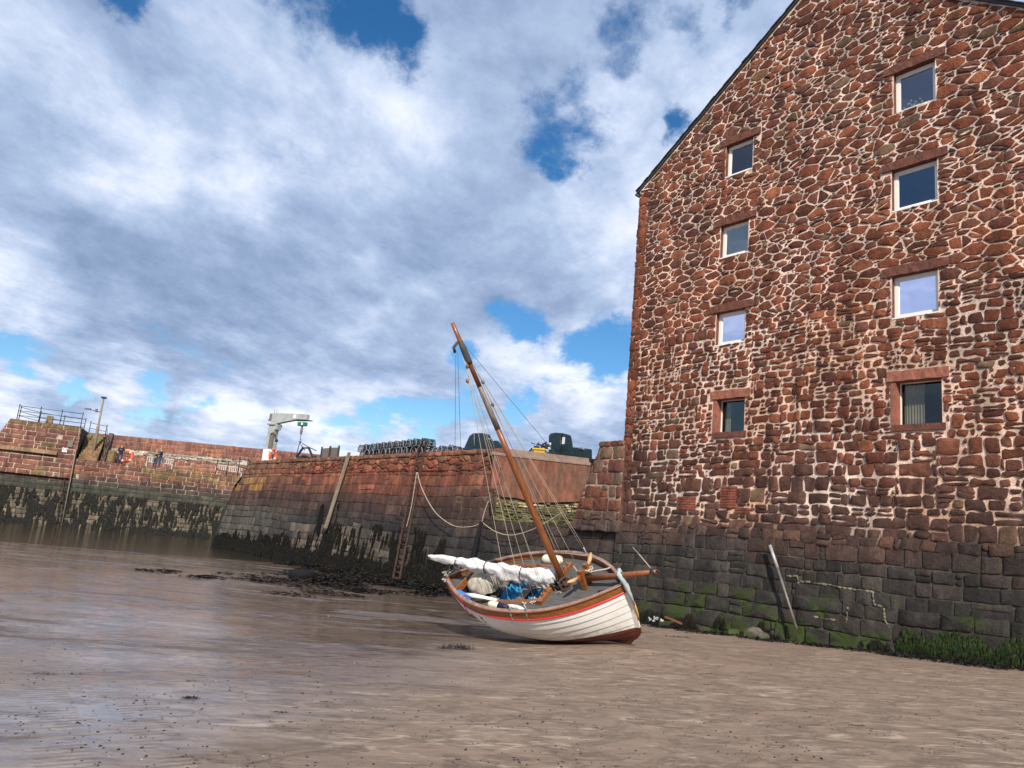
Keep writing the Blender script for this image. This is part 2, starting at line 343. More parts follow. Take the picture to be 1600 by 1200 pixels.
def brickm(name, c1, c2, mo, scale=1):
    m = bpy.data.materials.new(name); m.use_nodes = True
    n, l = nodes_of(m.node_tree)
    out = n('ShaderNodeOutputMaterial'); b = n('ShaderNodeBsdfPrincipled', inp={'Roughness': .85}); l(b.outputs[0], out.inputs[0])
    tc = n('ShaderNodeTexCoord'); sp = n('ShaderNodeSeparateXYZ'); l(tc.outputs['Object'], sp.inputs[0])
    cb = n('ShaderNodeCombineXYZ'); l(sp.outputs[0], cb.inputs[0]); l(sp.outputs[2], cb.inputs[1])
    nz = n('ShaderNodeTexNoise', inp={'Scale': 4, 'Detail': 5}); l(tc.outputs['Object'], nz.inputs['Vector'])
    vm = n('ShaderNodeVectorMath', operation='MULTIPLY_ADD'); vm.inputs[1].default_value = (.06, .05, 0); l(nz.outputs['Color'], vm.inputs[0]); l(cb.outputs[0], vm.inputs[2])
    br = n('ShaderNodeTexBrick', inp={'Scale': scale, 'Mortar Size': .012, 'Brick Width': .24, 'Row Height': .085, 'Bias': .1}); l(vm.outputs[0], br.inputs['Vector'])
    br.inputs['Color1'].default_value = (*c1, 1); br.inputs['Color2'].default_value = (*c2, 1); br.inputs['Mortar'].default_value = (*mo, 1)
    n2 = n('ShaderNodeTexNoise', inp={'Scale': 2.2, 'Detail': 8, 'Roughness': .75}); l(tc.outputs['Object'], n2.inputs['Vector'])
    mr = n('ShaderNodeMapRange', inp={1: .32, 2: .62, 3: .2, 4: 1.3}); l(n2.outputs[0], mr.inputs[0])
    s = n('ShaderNodeVectorMath', operation='SCALE'); l(br.outputs['Color'], s.inputs[0]); l(mr.outputs[0], s.inputs['Scale']); l(s.outputs[0], b.inputs['Base Color'])
    bp = n('ShaderNodeBump', inp={'Strength': .8, 'Distance': .04}); l(mr.outputs[0], bp.inputs['Height']); l(bp.outputs[0], b.inputs['Normal'])
    return m
YBRICK = brickm('yellow algae brickwork', (.19, .15, .07), (.11, .095, .045), (.03, .026, .02))

def glass(name, fac, tint=(.75, .8, .9)):
    m = bpy.data.materials.new(name); m.use_nodes = True
    n, l = nodes_of(m.node_tree)
    out = n('ShaderNodeOutputMaterial'); mx = n('ShaderNodeMixShader', inp={0: fac})
    t = n('ShaderNodeBsdfTransparent'); t.inputs[0].default_value = (.55, .6, .6, 1)
    g = n('ShaderNodeBsdfGlossy', inp={'Roughness': .03}); g.inputs[0].default_value = (*tint, 1)
    tc = n('ShaderNodeTexCoord'); nz = n('ShaderNodeTexNoise', inp={'Scale': 1.2, 'Detail': 1}); l(tc.outputs['Object'], nz.inputs['Vector'])
    bp = n('ShaderNodeBump', inp={'Strength': .15, 'Distance': .05}); l(nz.outputs[0], bp.inputs['Height']); l(bp.outputs[0], g.inputs['Normal'])
    l(t.outputs[0], mx.inputs[1]); l(g.outputs[0], mx.inputs[2]); l(mx.outputs[0], out.inputs[0]); return m

# ------------------------------------------------------------------ frames of the place
NIN = Vector((math.sin(R(51.3)), math.cos(R(51.3)), 0)); DW = Vector((-NIN.y, NIN.x, 0))
D0 = 19.0
def wp(s, h, out=0.0, D=D0):      # point on the building / quay line: s along it to the left, h height, out towards the harbour
    return NIN*(D-out) + DW*s + Vector((0, 0, h))
def ws(x, y, D=D0):
    v = ray(x, y); P = v*(D/v.dot(NIN)); return P.dot(DW), P.z+1.6
E_ = Vector((.932, .362, 0)).normalized(); N_ = Vector((E_.y, -E_.x, 0)); P0 = Vector((-36.9, 69, 0))
def pp(a, h, out=0.0): return P0 + E_*a + N_*out + Vector((0, 0, h))
def ps(x, y, out=0.0):
    v = ray(x, y); o = P0+N_*out; t = (o-EYE).dot(N_)/v.dot(N_); P = EYE+v*t; return (P-P0).dot(E_), P.z
WATER = -.72

# ------------------------------------------------------------------ stones
def clip(poly, nx, ny, d):        # keep nx*x+ny*y <= d
    o = []; k = len(poly)
    for i in range(k):
        a, b = poly[i], poly[(i+1) % k]
        da, db = nx*a[0]+ny*a[1]-d, nx*b[0]+ny*b[1]-d
        if da <= 0: o.append(a)
        if (da < 0 < db) or (db < 0 < da):
            t = da/(da-db); o.append((a[0]+(b[0]-a[0])*t, a[1]+(b[1]-a[1])*t))
    return o
def rubble(x0, x1, y0, y1, inside, rects, radf, ax=1.8, clips=(), seed=1, tries=30000, pack=.66):
    """power-diagram cells: variable stone sizes, wider than tall"""
    rnd = random.Random(seed); cell = .7; G = {}; S = []
    for k in range(tries):
        f = k/tries
        x, y = rnd.uniform(x0, x1), rnd.uniform(y0, y1)
        if not inside(x, y): continue
        if any(a-.01 < x < b+.01 and c-.01 < y < d+.01 for a, b, c, d in rects): continue
        r = radf(x, y)*(1.75*(1-f)**2.0+.42)*rnd.uniform(.85, 1.15)
        X = x/ax; gi, gj = int(X//cell), int(y//cell); ok = True
        for i in (-1, 0, 1):
            for j in (-1, 0, 1):
                for q in G.get((gi+i, gj+j), ()):
                    if (q[0]-X)**2+(q[1]-y)**2 < ((q[2]+r)*pack)**2: ok = False; break
                if not ok: break
            if not ok: break
        if ok: q = (X, y, r, rnd.uniform(-.15, .15)); G.setdefault((gi, gj), []).append(q); S.append(q)
    out = []
    for q in S:
        X, y, r, _ = q; P = [(X-.55, y-.55), (X+.55, y-.55), (X+.55, y+.55), (X-.55, y+.55)]
        gi, gj = int(X//cell), int(y//cell)
        for i in (-1, 0, 1):
            for j in (-1, 0, 1):
                for p in G.get((gi+i, gj+j), ()):
                    if p is q: continue
                    dx, dy = p[0]-X, p[1]-y; dd = dx*dx+dy*dy
                    if dd > 1.4: continue
                    # power bisector
                    d = (p[0]**2+p[1]**2-X*X-y*y-p[2]**2+r*r)/2
                    P = clip(P, dx, dy, d)
                    if len(P) < 3: break
                if len(P) < 3: break
            if len(P) < 3: break
        if len(P) < 3: continue
        P = [(a*ax, b) for a, b in P]; x = X*ax
        # shear / turn each neighbourhood a little so that beds wander
        for a, b, c, d in rects:
            # clip against the side of the opening nearest the seed
            opts = [(a-x, (1, 0, a)), (x-b, (-1, 0, -b)), (c-y, (0, 1, c)), (y-d, (0, -1, -d))]
            m = max(opts)
            if m[0] > 1.3: continue
            P = clip(P, *m[1])
            if len(P) < 3: break
        if len(P) < 3: continue
        for nx, ny, d in clips:
            P = clip(P, nx, ny, d)
            if len(P) < 3: break
        if len(P) < 3: continue
        parts = [P]
        A = area(P)
        if rnd.random() < (.5 if A > .06 else .12):
            t = rnd.gauss(math.pi/2, .45) if rnd.random() < .72 else rnd.uniform(-.5, .5)
            nx, ny = math.cos(t), math.sin(t); cx = sum(p[0] for p in P)/len(P); cy = sum(p[1] for p in P)/len(P); d = nx*cx+ny*cy+rnd.uniform(-.25, .25)*math.sqrt(A)
            parts = [clip(P, nx, ny, d), clip(P, -nx, -ny, -d)]
        for q_ in parts:
            if len(q_) >= 3: out.append(q_)
    return out
def courses(x0, x1, y0, y1, rects=(), rh=(.28, .42), bl=(.4, .9), seed=3, clips=(), split=.15, wav=.0, jit=.012, cmin=None):
    rnd = random.Random(seed); out = []; y = y0
    while y < y1-.02:
        h = rnd.uniform(*rh)
        if y+h > y1-.12: h = y1-y
        x = x0-rnd.uniform(0, bl[0])
        while x < x1:
            w = rnd.uniform(*bl)*rnd.choice((.7, 1, 1, 1.25)); xa, xb = x, x+w; x = xb
            cells = [(xa, xb, y, y+h)]
            if rnd.random() < split:
                if rnd.random() < .6: k = y+h*rnd.uniform(.35, .65); cells = [(xa, xb, y, k), (xa, xb, k, y+h)]
                else: k = xa+w*rnd.uniform(.2, .4); cells = [(xa, k, y, y+h*.5), (xa, k, y+h*.5, y+h), (k, xb, y, y+h)]
            for a, b, c, d in cells:
                f = lambda X, Y: (X, Y+wav*math.sin(X*.55+Y*.3)+wav*.5*math.sin(X*1.9+Y*2))
                J = lambda: rnd.uniform(-jit, jit)
                P = [(a+J(), c+J()), (b+J(), c+J()), (b+J(), d+J()), (a+J(), d+J())]
                if wav: P = [f(*p) for p in P]
                mx, my = (a+b)/2, (c+d)/2
                for ra, rb, rc, rd in rects:
                    m = max([(ra-mx, (1, 0, ra)), (mx-rb, (-1, 0, -rb)), (rc-my, (0, 1, rc)), (my-rd, (0, -1, -rd))])
                    if m[0] > 1.5: continue
                    P = clip(P, *m[1])
                    if len(P) < 3: break
                if len(P) < 3: continue
                P = clip(clip(P, -1, 0, -x0), 1, 0, x1)
                for cl in clips:
                    if len(P) >= 3: P = clip(P, *cl)
                if len(P) >= 3: out.append(P)
        y += h
    return out
def snecked(x0, x1, y0, y1, rects, ph=(.5, .85), pw_=(.9, 2.3), rh=(.12, .30), bl=(.16, .5), seed=1, clips=(), split=.3, jit=.03, wav=.03):
    # squared rubble: small panels, each coursed on its own
    rnd = random.Random(seed); out = []; y = y0; k = 0
    while y < y1-.01:
        h = rnd.uniform(*ph)
        if y+h > y1-.3: h = y1-y
        x = x0-rnd.uniform(0, .8)
        while x < x1:
            w = rnd.uniform(*pw_); a, b = max(x, x0), min(x+w, x1); x += w; k += 1
            if b-a < .03: continue
            f = rnd.uniform(.75, 1.3)
            for P in courses(a, b, y, y+h, rects, (rh[0]*f, rh[1]*f), bl, seed*977+k, (), split, 0, jit):
                # corners lean, beds wander
                Q = [(X+.035*nz(X*1.7, Y*1.7, 3), Y+wav*math.sin(X*.55+Y*.3)*1.0+.05*nz(X*.9, Y*1.3, 6)) for X, Y in P]
                mx = sum(q[0] for q in Q)/len(Q); my = sum(q[1] for q in Q)/len(Q)
                for ra, rb, rc, rd in rects:
                    m = max([(ra-mx, (1, 0, ra)), (mx-rb, (-1, 0, -rb)), (rc-my, (0, 1, rc)), (my-rd, (0, -1, -rd))])
                    if m[0] < 1.5: Q = clip(Q, *m[1])
                    if len(Q) < 3: break
                for cl in clips:
                    if len(Q) >= 3: Q = clip(Q, *cl)
                if len(Q) >= 3: out.append(Q)
        y += h
    return out
def area(P):
    return abs(sum(P[i][0]*P[(i+1) % len(P)][1]-P[(i+1) % len(P)][0]*P[i][1] for i in range(len(P))))/2
def lay(mb, polys, place, colf, gap=.012, relief=.03, rough=.012, rnd_=.25, seed=5, amin=.0025, edge=.03, tilt=1.0):
    rnd = random.Random(seed)
    for P in polys:
        if area(P) < amin: continue
        if sum(P[i][0]*P[(i+1) % len(P)][1]-P[(i+1) % len(P)][0]*P[i][1] for i in range(len(P))) < 0: P = P[::-1]
        # drop tiny edges, subdivide long ones, knock corners off
        Q = []
        for i, a in enumerate(P):
            b = P[(i+1) % len(P)]; L = math.hypot(b[0]-a[0], b[1]-a[1])
            if L < .02: continue
            t = min(rnd_, .45); jj = min(rough, L*.15)
            k = max(1, int(L/.22))
            ts = [t*min(1, .16/L)*1.0] + [j/k for j in range(1, k)] + [1-t*min(1, .16/L)]
            for u in ts: Q.append((a[0]+(b[0]-a[0])*u+rnd.uniform(-jj, jj), a[1]+(b[1]-a[1])*u+rnd.uniform(-jj, jj)))
        if len(Q) < 4: continue
        cx = sum(q[0] for q in Q)/len(Q); cy = sum(q[1] for q in Q)/len(Q)
        def ins(d):
            o = []
            for x, y in Q:
                dx, dy = cx-x, cy-y; L = math.hypot(dx, dy) or 1; k = min(d/L, .8); o.append((x+dx*k, y+dy*k))
            return o
        g = gap*rnd.uniform(.6, 1.5)
        c = colf(cx, cy, rnd); dk = tuple(k*.8 for k in c)
        rl = relief*rnd.uniform(.5, 1.35); sz = math.sqrt(area(P)); e = min(edge, sz*.14)
        tx, ty = rnd.uniform(-.12, .12)*relief/.03*tilt, rnd.uniform(-.12, .12)*relief/.03*tilt
        rings = []
        for d, o, cc in ((g, -.02, dk), (g+e*.25, rl*.55, c), (g+e, rl, c)):
            r = []
            for (x, y) in ins(d):
                oo = o + (rnd.uniform(-1, 1)*rl*.28 + (x-cx)*tx*.3+(y-cy)*ty*.3 if o > 0 else 0)
                v = rnd.uniform(.88, 1.12)
                r.append(mb.V(place(x, y, oo), tuple(k*v for k in cc)))
            rings.append(r)
        n = len(Q)
        for A, B in zip(rings[:-1], rings[1:]):
            for i in range(n): mb.F((A[i], A[(i+1) % n], B[(i+1) % n], B[i]), True)
        ctr = mb.V(place(cx+rnd.uniform(-.02, .02), cy, rl*rnd.uniform(.8, 1.5)), c)
        for i in range(n): mb.F((rings[-1][i], rings[-1][(i+1) % n], ctr), rnd.random() < .6)
def sheet(mb, ss, hs, place, colf, skip=lambda a, b, c, d: False):
    idx = {}
    def vv(a, b):
        if (a, b) not in idx: idx[(a, b)] = mb.V(place(a, b, noise.noise(Vector((a*3, b*3, 1)))*.006), colf(a, b))
        return idx[(a, b)]
    for a, b in zip(ss[:-1], ss[1:]):
        for c, d in zip(hs[:-1], hs[1:]):
            if skip(a, b, c, d): continue
            mb.F((vv(a, c), vv(b, c), vv(b, d), vv(a, d)), True)
def span(a, b, step, extra=()):
    k = max(1, int(round((b-a)/step))); L = [a+(b-a)*i/k for i in range(k+1)]
    for e in extra:
        if a < e < b: L.append(e)
    L = sorted(L); o = [L[0]]
    for q in L[1:]:
        if q-o[-1] > 1e-5: o.append(q)
    return o
def mixc(a, b, t): t = max(0, min(1, t)); return tuple(a[i]*(1-t)+b[i]*t for i in range(3))
def jitc(c, rnd, a=.8, b=1.2):
    k = rnd.uniform(a, b); return tuple(v*k*rnd.uniform(.965, 1.035) for v in c)
def nz(x, y, z=0): return noise.noise(Vector((x, y, z)))

# ------------------------------------------------------------------ SAND, SEA
def sand_h(x, y):
    h = .0413*x - .0277*y
    h = max(h, -.60) if h > -.5 else -.5-.10*(1-math.exp((h+.5)/.12))
    # falls away under the harbour water to the far left
    e = y-(36+.32*(x+20))
    if e > 0 and x < 3: h -= min(.6, e*.03)*min(1, (3-x)/8)
    h += .16*math.exp(-(((x-2.9)/1.6)**2+((y-15.7)/1.8)**2)) + .03*math.exp(-(((x-.5)/2)**2+((y-17.5)/1.6)**2))
    h += .05*math.exp(-(((x+8)/6)**2+((y-31)/2.0)**2))
    h += nz(x*.12, y*.12)*.05+nz(x*.5, y*.5, 4)*.012
    return h
def sand_mat():
    m = bpy.data.materials.new('wet harbour sand'); m.use_nodes = True
    n, l = nodes_of(m.node_tree)
    out = n('ShaderNodeOutputMaterial'); b = n('ShaderNodeBsdfPrincipled'); l(b.outputs[0], out.inputs[0])
    tc = n('ShaderNodeTexCoord'); P = tc.outputs['Object']
    def mp(sx, sy, rz=0):
        q = n('ShaderNodeMapping'); q.inputs['Scale'].default_value = (sx, sy, 1); q.inputs['Rotation'].default_value = (0, 0, R(rz)); l(P, q.inputs[0]); return q.outputs[0]
    def noi(vec, s, d=6, r=.6, dist=0):
        t = n('ShaderNodeTexNoise', inp={'Scale': s, 'Detail': d, 'Roughness': r, 'Distortion': dist}); l(vec, t.inputs['Vector']); return t.outputs[0]
    def MR(v, a, b_, c=0.0, d=1.0, sm=True):
        q = n('ShaderNodeMapRange', interpolation_type='SMOOTHSTEP' if sm else 'LINEAR', inp={1: a, 2: b_, 3: c, 4: d}); l(v, q.inputs[0]); return q.outputs[0]
    def M(op, a, b_=None, c=None):
        q = n('ShaderNodeMath', operation=op)
        for i, k in enumerate((a, b_, c)):
            if k is None: continue
            if isinstance(k, (int, float)): q.inputs[i].default_value = k
            else: l(k, q.inputs[i])
        return q.outputs[0]
    sp = n('ShaderNodeSeparateXYZ'); l(P, sp.inputs[0]); X, Y, Z = sp.outputs
    # wetness: rises with distance down the beach (lower sand), patchy
    low = MR(M('ADD', M('ADD', Z, M('MULTIPLY', X, .035)), M('MULTIPLY', noi(mp(.1, .35, -12), 1.0, 5), .40)), .06, -.42)
    patches = noi(mp(.22, .95, -14), 1.0, 6, .6, .4)
    wet = M('MULTIPLY', low, MR(patches, .36, .48))
    ripple = noi(mp(1.3, 3.6, -9), 1.0, 7, .62, 1.8)
    dry = M('MULTIPLY', MR(ripple, .52, .66), MR(noi(mp(.5, .8), .6, 3), .32, .55))
    grain = noi(P, 90, 3, .7); mid = noi(mp(1, 2.6, -10), 2.2, 8, .7)
    mx1 = n('ShaderNodeMix', data_type='RGBA'); mx1.inputs[6].default_value = (.235, .170, .126, 1); mx1.inputs[7].default_value = (.38, .30, .225, 1); l(dry, mx1.inputs[0])
    mx2 = n('ShaderNodeMix', data_type='RGBA'); l(MR(M('ADD', M('MULTIPLY', patches, .6), M('MULTIPLY', mid, .4)), .54, .42, .15, 1.0), mx2.inputs[0]); l(mx1.outputs[2], mx2.inputs[6]); mx2.inputs[7].default_value = (.095, .064, .047, 1)
    mxl = n('ShaderNodeMix', data_type='RGBA'); l(low, mxl.inputs[0]); l(mx1.outputs[2], mxl.inputs[6]); l(mx2.outputs[2], mxl.inputs[7])
    v = M('MULTIPLY', MR(grain, .3, .7, .86, 1.14), MR(mid, .3, .7, .84, 1.16))
    s = n('ShaderNodeVectorMath', operation='SCALE'); l(mxl.outputs[2], s.inputs[0]); l(v, s.inputs['Scale']); l(s.outputs[0], b.inputs['Base Color'])
    l(MR(wet, 0, 1, .75, .13), b.inputs['Roughness']); l(MR(low, 0, 1, .12, .8), b.inputs['Specular IOR Level'])
    l(MR(wet, 0.1, 1, 0, .62), b.inputs['Coat Weight']); b.inputs['Coat Roughness'].default_value = .07; b.inputs['Coat IOR'].default_value = 1.36
    # tracked-vehicle tread marks: two bands of short cross ridges
    def track(px0, px1, half):
        a, c = atZ(*px0, 0), atZ(*px1, 0); ang = math.atan2(c.y-a.y, c.x-a.x)
        q = n('ShaderNodeMapping', vector_type='TEXTURE'); q.inputs['Location'].default_value = (a.x, a.y, 0); q.inputs['Rotation'].default_value = (0, 0, ang); l(P, q.inputs[0])
        z = n('ShaderNodeSeparateXYZ'); l(q.outputs[0], z.inputs[0]); L = (c-a).length
        band = M('MULTIPLY', MR(M('ABSOLUTE', z.outputs[1]), half, half*.8), M('MULTIPLY', MR(z.outputs[0], -1, .5), MR(z.outputs[0], L+1, L*.6)))
        w = MR(M('SINE', M('MULTIPLY', z.outputs[0], 52.0)), -.5, .6)
        return M('MULTIPLY', M('MULTIPLY', band, w), MR(noi(mp(1, 1), 1.4, 4), .42, .6))
    tr = M('ADD', track((150, 1260), (85, 1010), .23), track((318, 1190), (215, 1030), .19))
    hgt = M('ADD', M('ADD', M('MULTIPLY', ripple, .42), M('MULTIPLY', mid, .55)), M('ADD', M('MULTIPLY', grain, .05), M('MULTIPLY', tr, 1.1)))
    pock = n('ShaderNodeTexVoronoi', inp={'Scale': 3.2, 'Randomness': 1.0}); l(mp(1, 1), pock.inputs['Vector'])
    hgt = M('ADD', hgt, MR(pock.outputs['Distance'], 0, .13, -.5, 0))
    hgt = M('ADD', hgt, M('MULTIPLY', MR(noi(mp(1, 1.2), 1.6, 9, .7, .5), .52, .40), -.45))
    bp = n('ShaderNodeBump', inp={'Distance': .05}); l(hgt, bp.inputs['Height']); l(MR(wet, 0, 1, .8, .09), bp.inputs['Strength']); l(bp.outputs[0], b.inputs['Normal'])
    bp2 = n('ShaderNodeBump', inp={'Strength': .10, 'Distance': .03}); l(hgt, bp2.inputs['Height']); l(bp2.outputs[0], b.inputs['Coat Normal'])
    return m
def build_sand():
    mb = MB()
    def axis(a, b, fine0, fine1, st, g):
        L = [fine0]; 
        while L[-1] < fine1: L.append(L[-1]+st)
        s = st
        while L[-1] < b: s *= g; L.append(L[-1]+s)
        s = st
        while L[0] > a: s *= g; L.insert(0, L[0]-s)
        return L
    xs = axis(-900, 900, -12, 14, .3, 1.12); ys = axis(-300, 2500, 2, 34, .3, 1.12)
    def P(i, j):
        x, y = xs[i], ys[j]
        if abs(x) > 60 or y > 110 or y < -40: return (x, y, -1.6)
        return (x, y, sand_h(x, y))
    mb.grid(P, len(xs), len(ys))
    o = mb.build('sand', sand_mat()); tag(o, kind='structure')
    m = bpy.data.materials.new('harbour water'); m.use_nodes = True
    n, l = nodes_of(m.node_tree); out = n('ShaderNodeOutputMaterial')
    b = n('ShaderNodeBsdfPrincipled', inp={'Roughness': .04, 'IOR': 1.33}); b.inputs['Base Color'].default_value = (.035, .028, .014, 1)
    l(b.outputs[0], out.inputs[0])
    tc = n('ShaderNodeTexCoord'); q = n('ShaderNodeMapping'); q.inputs['Scale'].default_value = (.35, 1.6, 1); l(tc.outputs['Object'], q.inputs[0])
    t = n('ShaderNodeTexNoise', inp={'Scale': 1.1, 'Detail': 6, 'Roughness': .62}); l(q.outputs[0], t.inputs['Vector'])
    bp = n('ShaderNodeBump', inp={'Strength': .5, 'Distance': .10}); l(t.outputs[0], bp.inputs['Height']); l(bp.outputs[0], b.inputs['Normal'])
    mb = MB()
    xs = [-3000, -300, -60, -30, 0, 100, 3000]; ys = [-300, 10, 25, 40, 80, 200, 4000]
    mb.grid(lambda i, j: (xs[i], ys[j], WATER), len(xs), len(ys), smooth=False)
    tag(mb.build('water', m), kind='structure')
build_sand()

# ------------------------------------------------------------------ GRANARY
GS0, GS1, EAVE, APX, APH = 4.0, 17.46, 14.21, 10.73, 19.18
BASE_TOP = 2.5
def roofh(s): return EAVE+(APH-EAVE)*((GS1-s)/(GS1-APX) if s > APX else (s-GS0)/(APX-GS0))
WINS = [(7.48, 8.53, 13.70, 14.87), (7.48, 8.60, 10.92, 12.05), (7.51, 8.61, 8.01, 9.11), (7.47, 8.53, 5.26, 6.35),
        (12.85, 13.84, 13.60, 14.67), (12.92, 13.92, 10.87, 11.92), (12.94, 13.95, 8.04, 9.06), (12.85, 13.81, 5.33, 6.33)]
def face_out(h):        # dark tidal base stands proud and leans back a little
    if h < 2.3: return .22-.05*h
    if h < 2.75: return (.22-.115)*(1-(h-2.3)/.45)
    return 0
def gplace(s, h, o): return wp(s, h, face_out(h)+o)
def stone_col_up(x, y, rnd):
    base = rnd.choice([(.175, .050, .024), (.195, .058, .027), (.135, .040, .021), (.225, .074, .034), (.115, .037, .022), (.18, .051, .023), (.15, .056, .034)])
    if y < 5.6: base = mixc((.088, .043, .032), base, (y-3.2)/2.2+nz(x*.5, y*.5)*.5)
    if rnd.random() < .02: base = (.16, .095, .055)
    k = rnd.uniform(.7, 1.35)
    if y > 14 and rnd.random() < .06: base = mixc(base, (.13, .10, .045), .5)
    return tuple(c*k for c in base)
def stone_col_base(x, y, rnd):
    base = rnd.choice([(.040, .034, .030), (.050, .043, .037), (.032, .028, .025), (.058, .046, .039)])
    up = (.105, .050, .035)
    c = mixc(base, up, (y-1.65+nz(x*.4, 3)*.7+nz(x*2.1, y*2)*.6)/1.35)
    g = nz(x*.55, y*.9, 9)+ (1.0-y)*.40
    pass
    return jitc(c, rnd, .75, 1.25)
def mortar_up(s, h):
    pink, org = (.74, .57, .46), (.71, .41, .26)
    t = nz(s*.35, h*.35, 2)*1.1+(9-h)*.08+.1
    c = mixc(pink, org, t)
    if h < 3.0: c = mixc((.045, .040, .034), c, (h-2.2)/1.2+nz(s*.8, h*.8)*.6)
    if h < 2.3: c = mixc(c, (.13, .12, .085), .45+.6*nz(s*.9, h*1.4, 4))
    v = 1+.15*nz(s*2, h*2, 5); return tuple(k*v for k in c)
def build_granary():
    g = empty('stone_granary', 'tall gabled red rubble-stone granary with small square windows standing at the harbour edge', 'building', wp(10.5, 0))
    mb = MB(); mb.m = 0
    ex_s = [w[i] for w in WINS for i in (0, 1)]; ex_h = [w[i] for w in WINS for i in (2, 3)]
    hole = lambda a, b, c, d: any(w[0]-1e-4 <= a and b <= w[1]+1e-4 and w[2]-1e-4 <= c and d <= w[3]+1e-4 for w in WINS)
    ss = span(GS0, GS1, .35, ex_s+[APX]); hs = span(-1.2, EAVE, .3, ex_h+[2.3, 2.75])
    sheet(mb, ss, hs, gplace, mortar_up, hole)
    # the gable triangle, column by column, round the top windows
    top = [w for w in WINS if w[3] > EAVE]
    for a, b in zip(ss[:-1], ss[1:]):
        lo = EAVE; m_ = (a+b)/2
        for w in top:
            if w[0] < m_ < w[1]: lo = max(lo, w[3])
        ya, yb = roofh(a), roofh(b)
        if min(ya, yb) <= lo: 
            if max(ya, yb) > lo: mb.poly([gplace(a, lo, 0), gplace(b, lo, 0), gplace(a, ya, 0) if ya > yb else gplace(b, yb, 0)])
            continue
        n = max(1, int((min(ya, yb)-lo)/.4))
        for k in range(n):
            q = [(a, lo+(ya-lo)*k/n), (b, lo+(yb-lo)*k/n), (b, lo+(yb-lo)*(k+1)/n), (a, lo+(ya-lo)*(k+1)/n)]
            mb.F([mb.V(gplace(x, y, 0), mortar_up(x, y)) for x, y in q])
    # window surrounds are kept free of rubble
    rects = []
    for i, (a, b, c, d) in enumerate(WINS):
        rects.append((a-.02, b+.02, c-.02, d+.02)); 
        if i in (3, 7): rects += [(a-.18, b+.22, d, d+.30), (a-.02, b+.14, c-.02, d), (a-.1, b+.12, c-.2, c)]
        else: rects += [(a-.28, b+.28, d, d+.28)]
    patches = [(14.42, 15.1, 3.02, 3.42), (13.0, 13.55, 3.12, 3.72), (12.55, 13.05, 2.98, 3.14)]
    k1 = (APH-EAVE)/(GS1-APX)
    clips = [(k1, 1, EAVE+k1*GS1-.03), (-k1, 1, EAVE-k1*GS0-.03), (1, 0, GS1), (-1, 0, -GS0)]
    upin = lambda x, y: y < roofh(x)-.02
    side = [(1, 0, GS1), (-1, 0, -GS0)]
    P = rubble(GS0, GS1, 8.6, APH, upin, rects, lambda x, y: .080+.018*nz(x*.4, y*.4), 1.75, clips+[(0, -1, -8.6)], 11, 52000, .72)
    P = [[(X+.05*nz(X*.9, Y*.9, 3), Y+.07*nz(X*.7, Y*.9, 6) if all(not (r_[0]-.35 < X < r_[1]+.35 and r_[2]-.35 < Y < r_[3]+.35) for r_ in rects) and Y > 8.8 else Y) for X, Y in q] for q in P]
    for nx, ny, d in clips: P = [clip(q, nx, ny, d) for q in P]
    P = [q for q in P if len(q) >= 3]
    lay(mb, P, gplace, stone_col_up, gap=.023, relief=.022, rough=.018, amin=.0035, rnd_=.15, edge=.015)
    P = snecked(GS0, GS1, 4.9, 8.62, rects, rh=(.13, .27), bl=(.18, .48), seed=3, clips=side, split=.32, jit=.032)
    lay(mb, P, gplace, stone_col_up, gap=.024, relief=.03, rough=.020, amin=.0035, rnd_=.28, edge=.02)
    P = snecked(GS0, GS1, 2.52, 4.92, rects+patches, ph=(.6, .8), rh=(.2, .36), bl=(.3, .66), seed=5, clips=side, split=.26, jit=.035)
    lay(mb, P, gplace, stone_col_up, gap=.025, relief=.038, rough=.022, amin=.004, rnd_=.28, edge=.022)
    # quoins on the left corner
    q = courses(GS1-.42, GS1+.006, 2.55, EAVE-.05, rh=(.2, .4), bl=(.22, .42), seed=8, split=.1, jit=.02)
    lay(mb, q, lambda s, h, o: gplace(s, h, o+.012), stone_col_up, gap=.020, relief=.02, rough=.02)
    P = courses(GS0, GS1, 2.25, 2.56, rh=(.31, .31), bl=(.3, .7), seed=5, split=.2, wav=.03, jit=.03)
    lay(mb, P, gplace, stone_col_base, gap=.012, relief=.05, rough=.02)
    P = courses(GS0, GS1, .9, 2.30, rh=(.26, .36), bl=(.32, .72), seed=15, split=.12, wav=.035, jit=.015)
    lay(mb, P, gplace, stone_col_base, gap=.010, relief=.03, rough=.012, rnd_=.2, tilt=.6)
    P = courses(GS0, GS1, -1.1, .95, rh=(.34, .46), bl=(.45, 1.1), seed=16, split=.08, wav=.03, jit=.015)
    lay(mb, P, gplace, stone_col_base, gap=.011, relief=.04, rough=.014, rnd_=.2, tilt=.6)
    link_world(mb.build('gable_wall', STONE), g)
    # brick repairs
    for (a, b, c, d) in patches:
        m = MB(); y = c
        while y < d-.05:
            x = a-random.uniform(0, .1)
            while x < b:
                w = random.uniform(.16, .22); xa, xb = max(a, x), min(b, x+w)
                if xb-xa > .04:
                    m.col = tuple(k*random.uniform(.8, 1.2) for k in (.24, .075, .045))
                    cc = (gplace((xa+xb)/2, y+.035, .012))
                    m.box(cc, (xb-xa-.012, .06, .062), Matrix((DW, NIN, Vector((0, 0, 1)))).transposed(), jit=.004)
                x += w
            y += .078
        link_world(m.build('brick_patch', STONE), g)
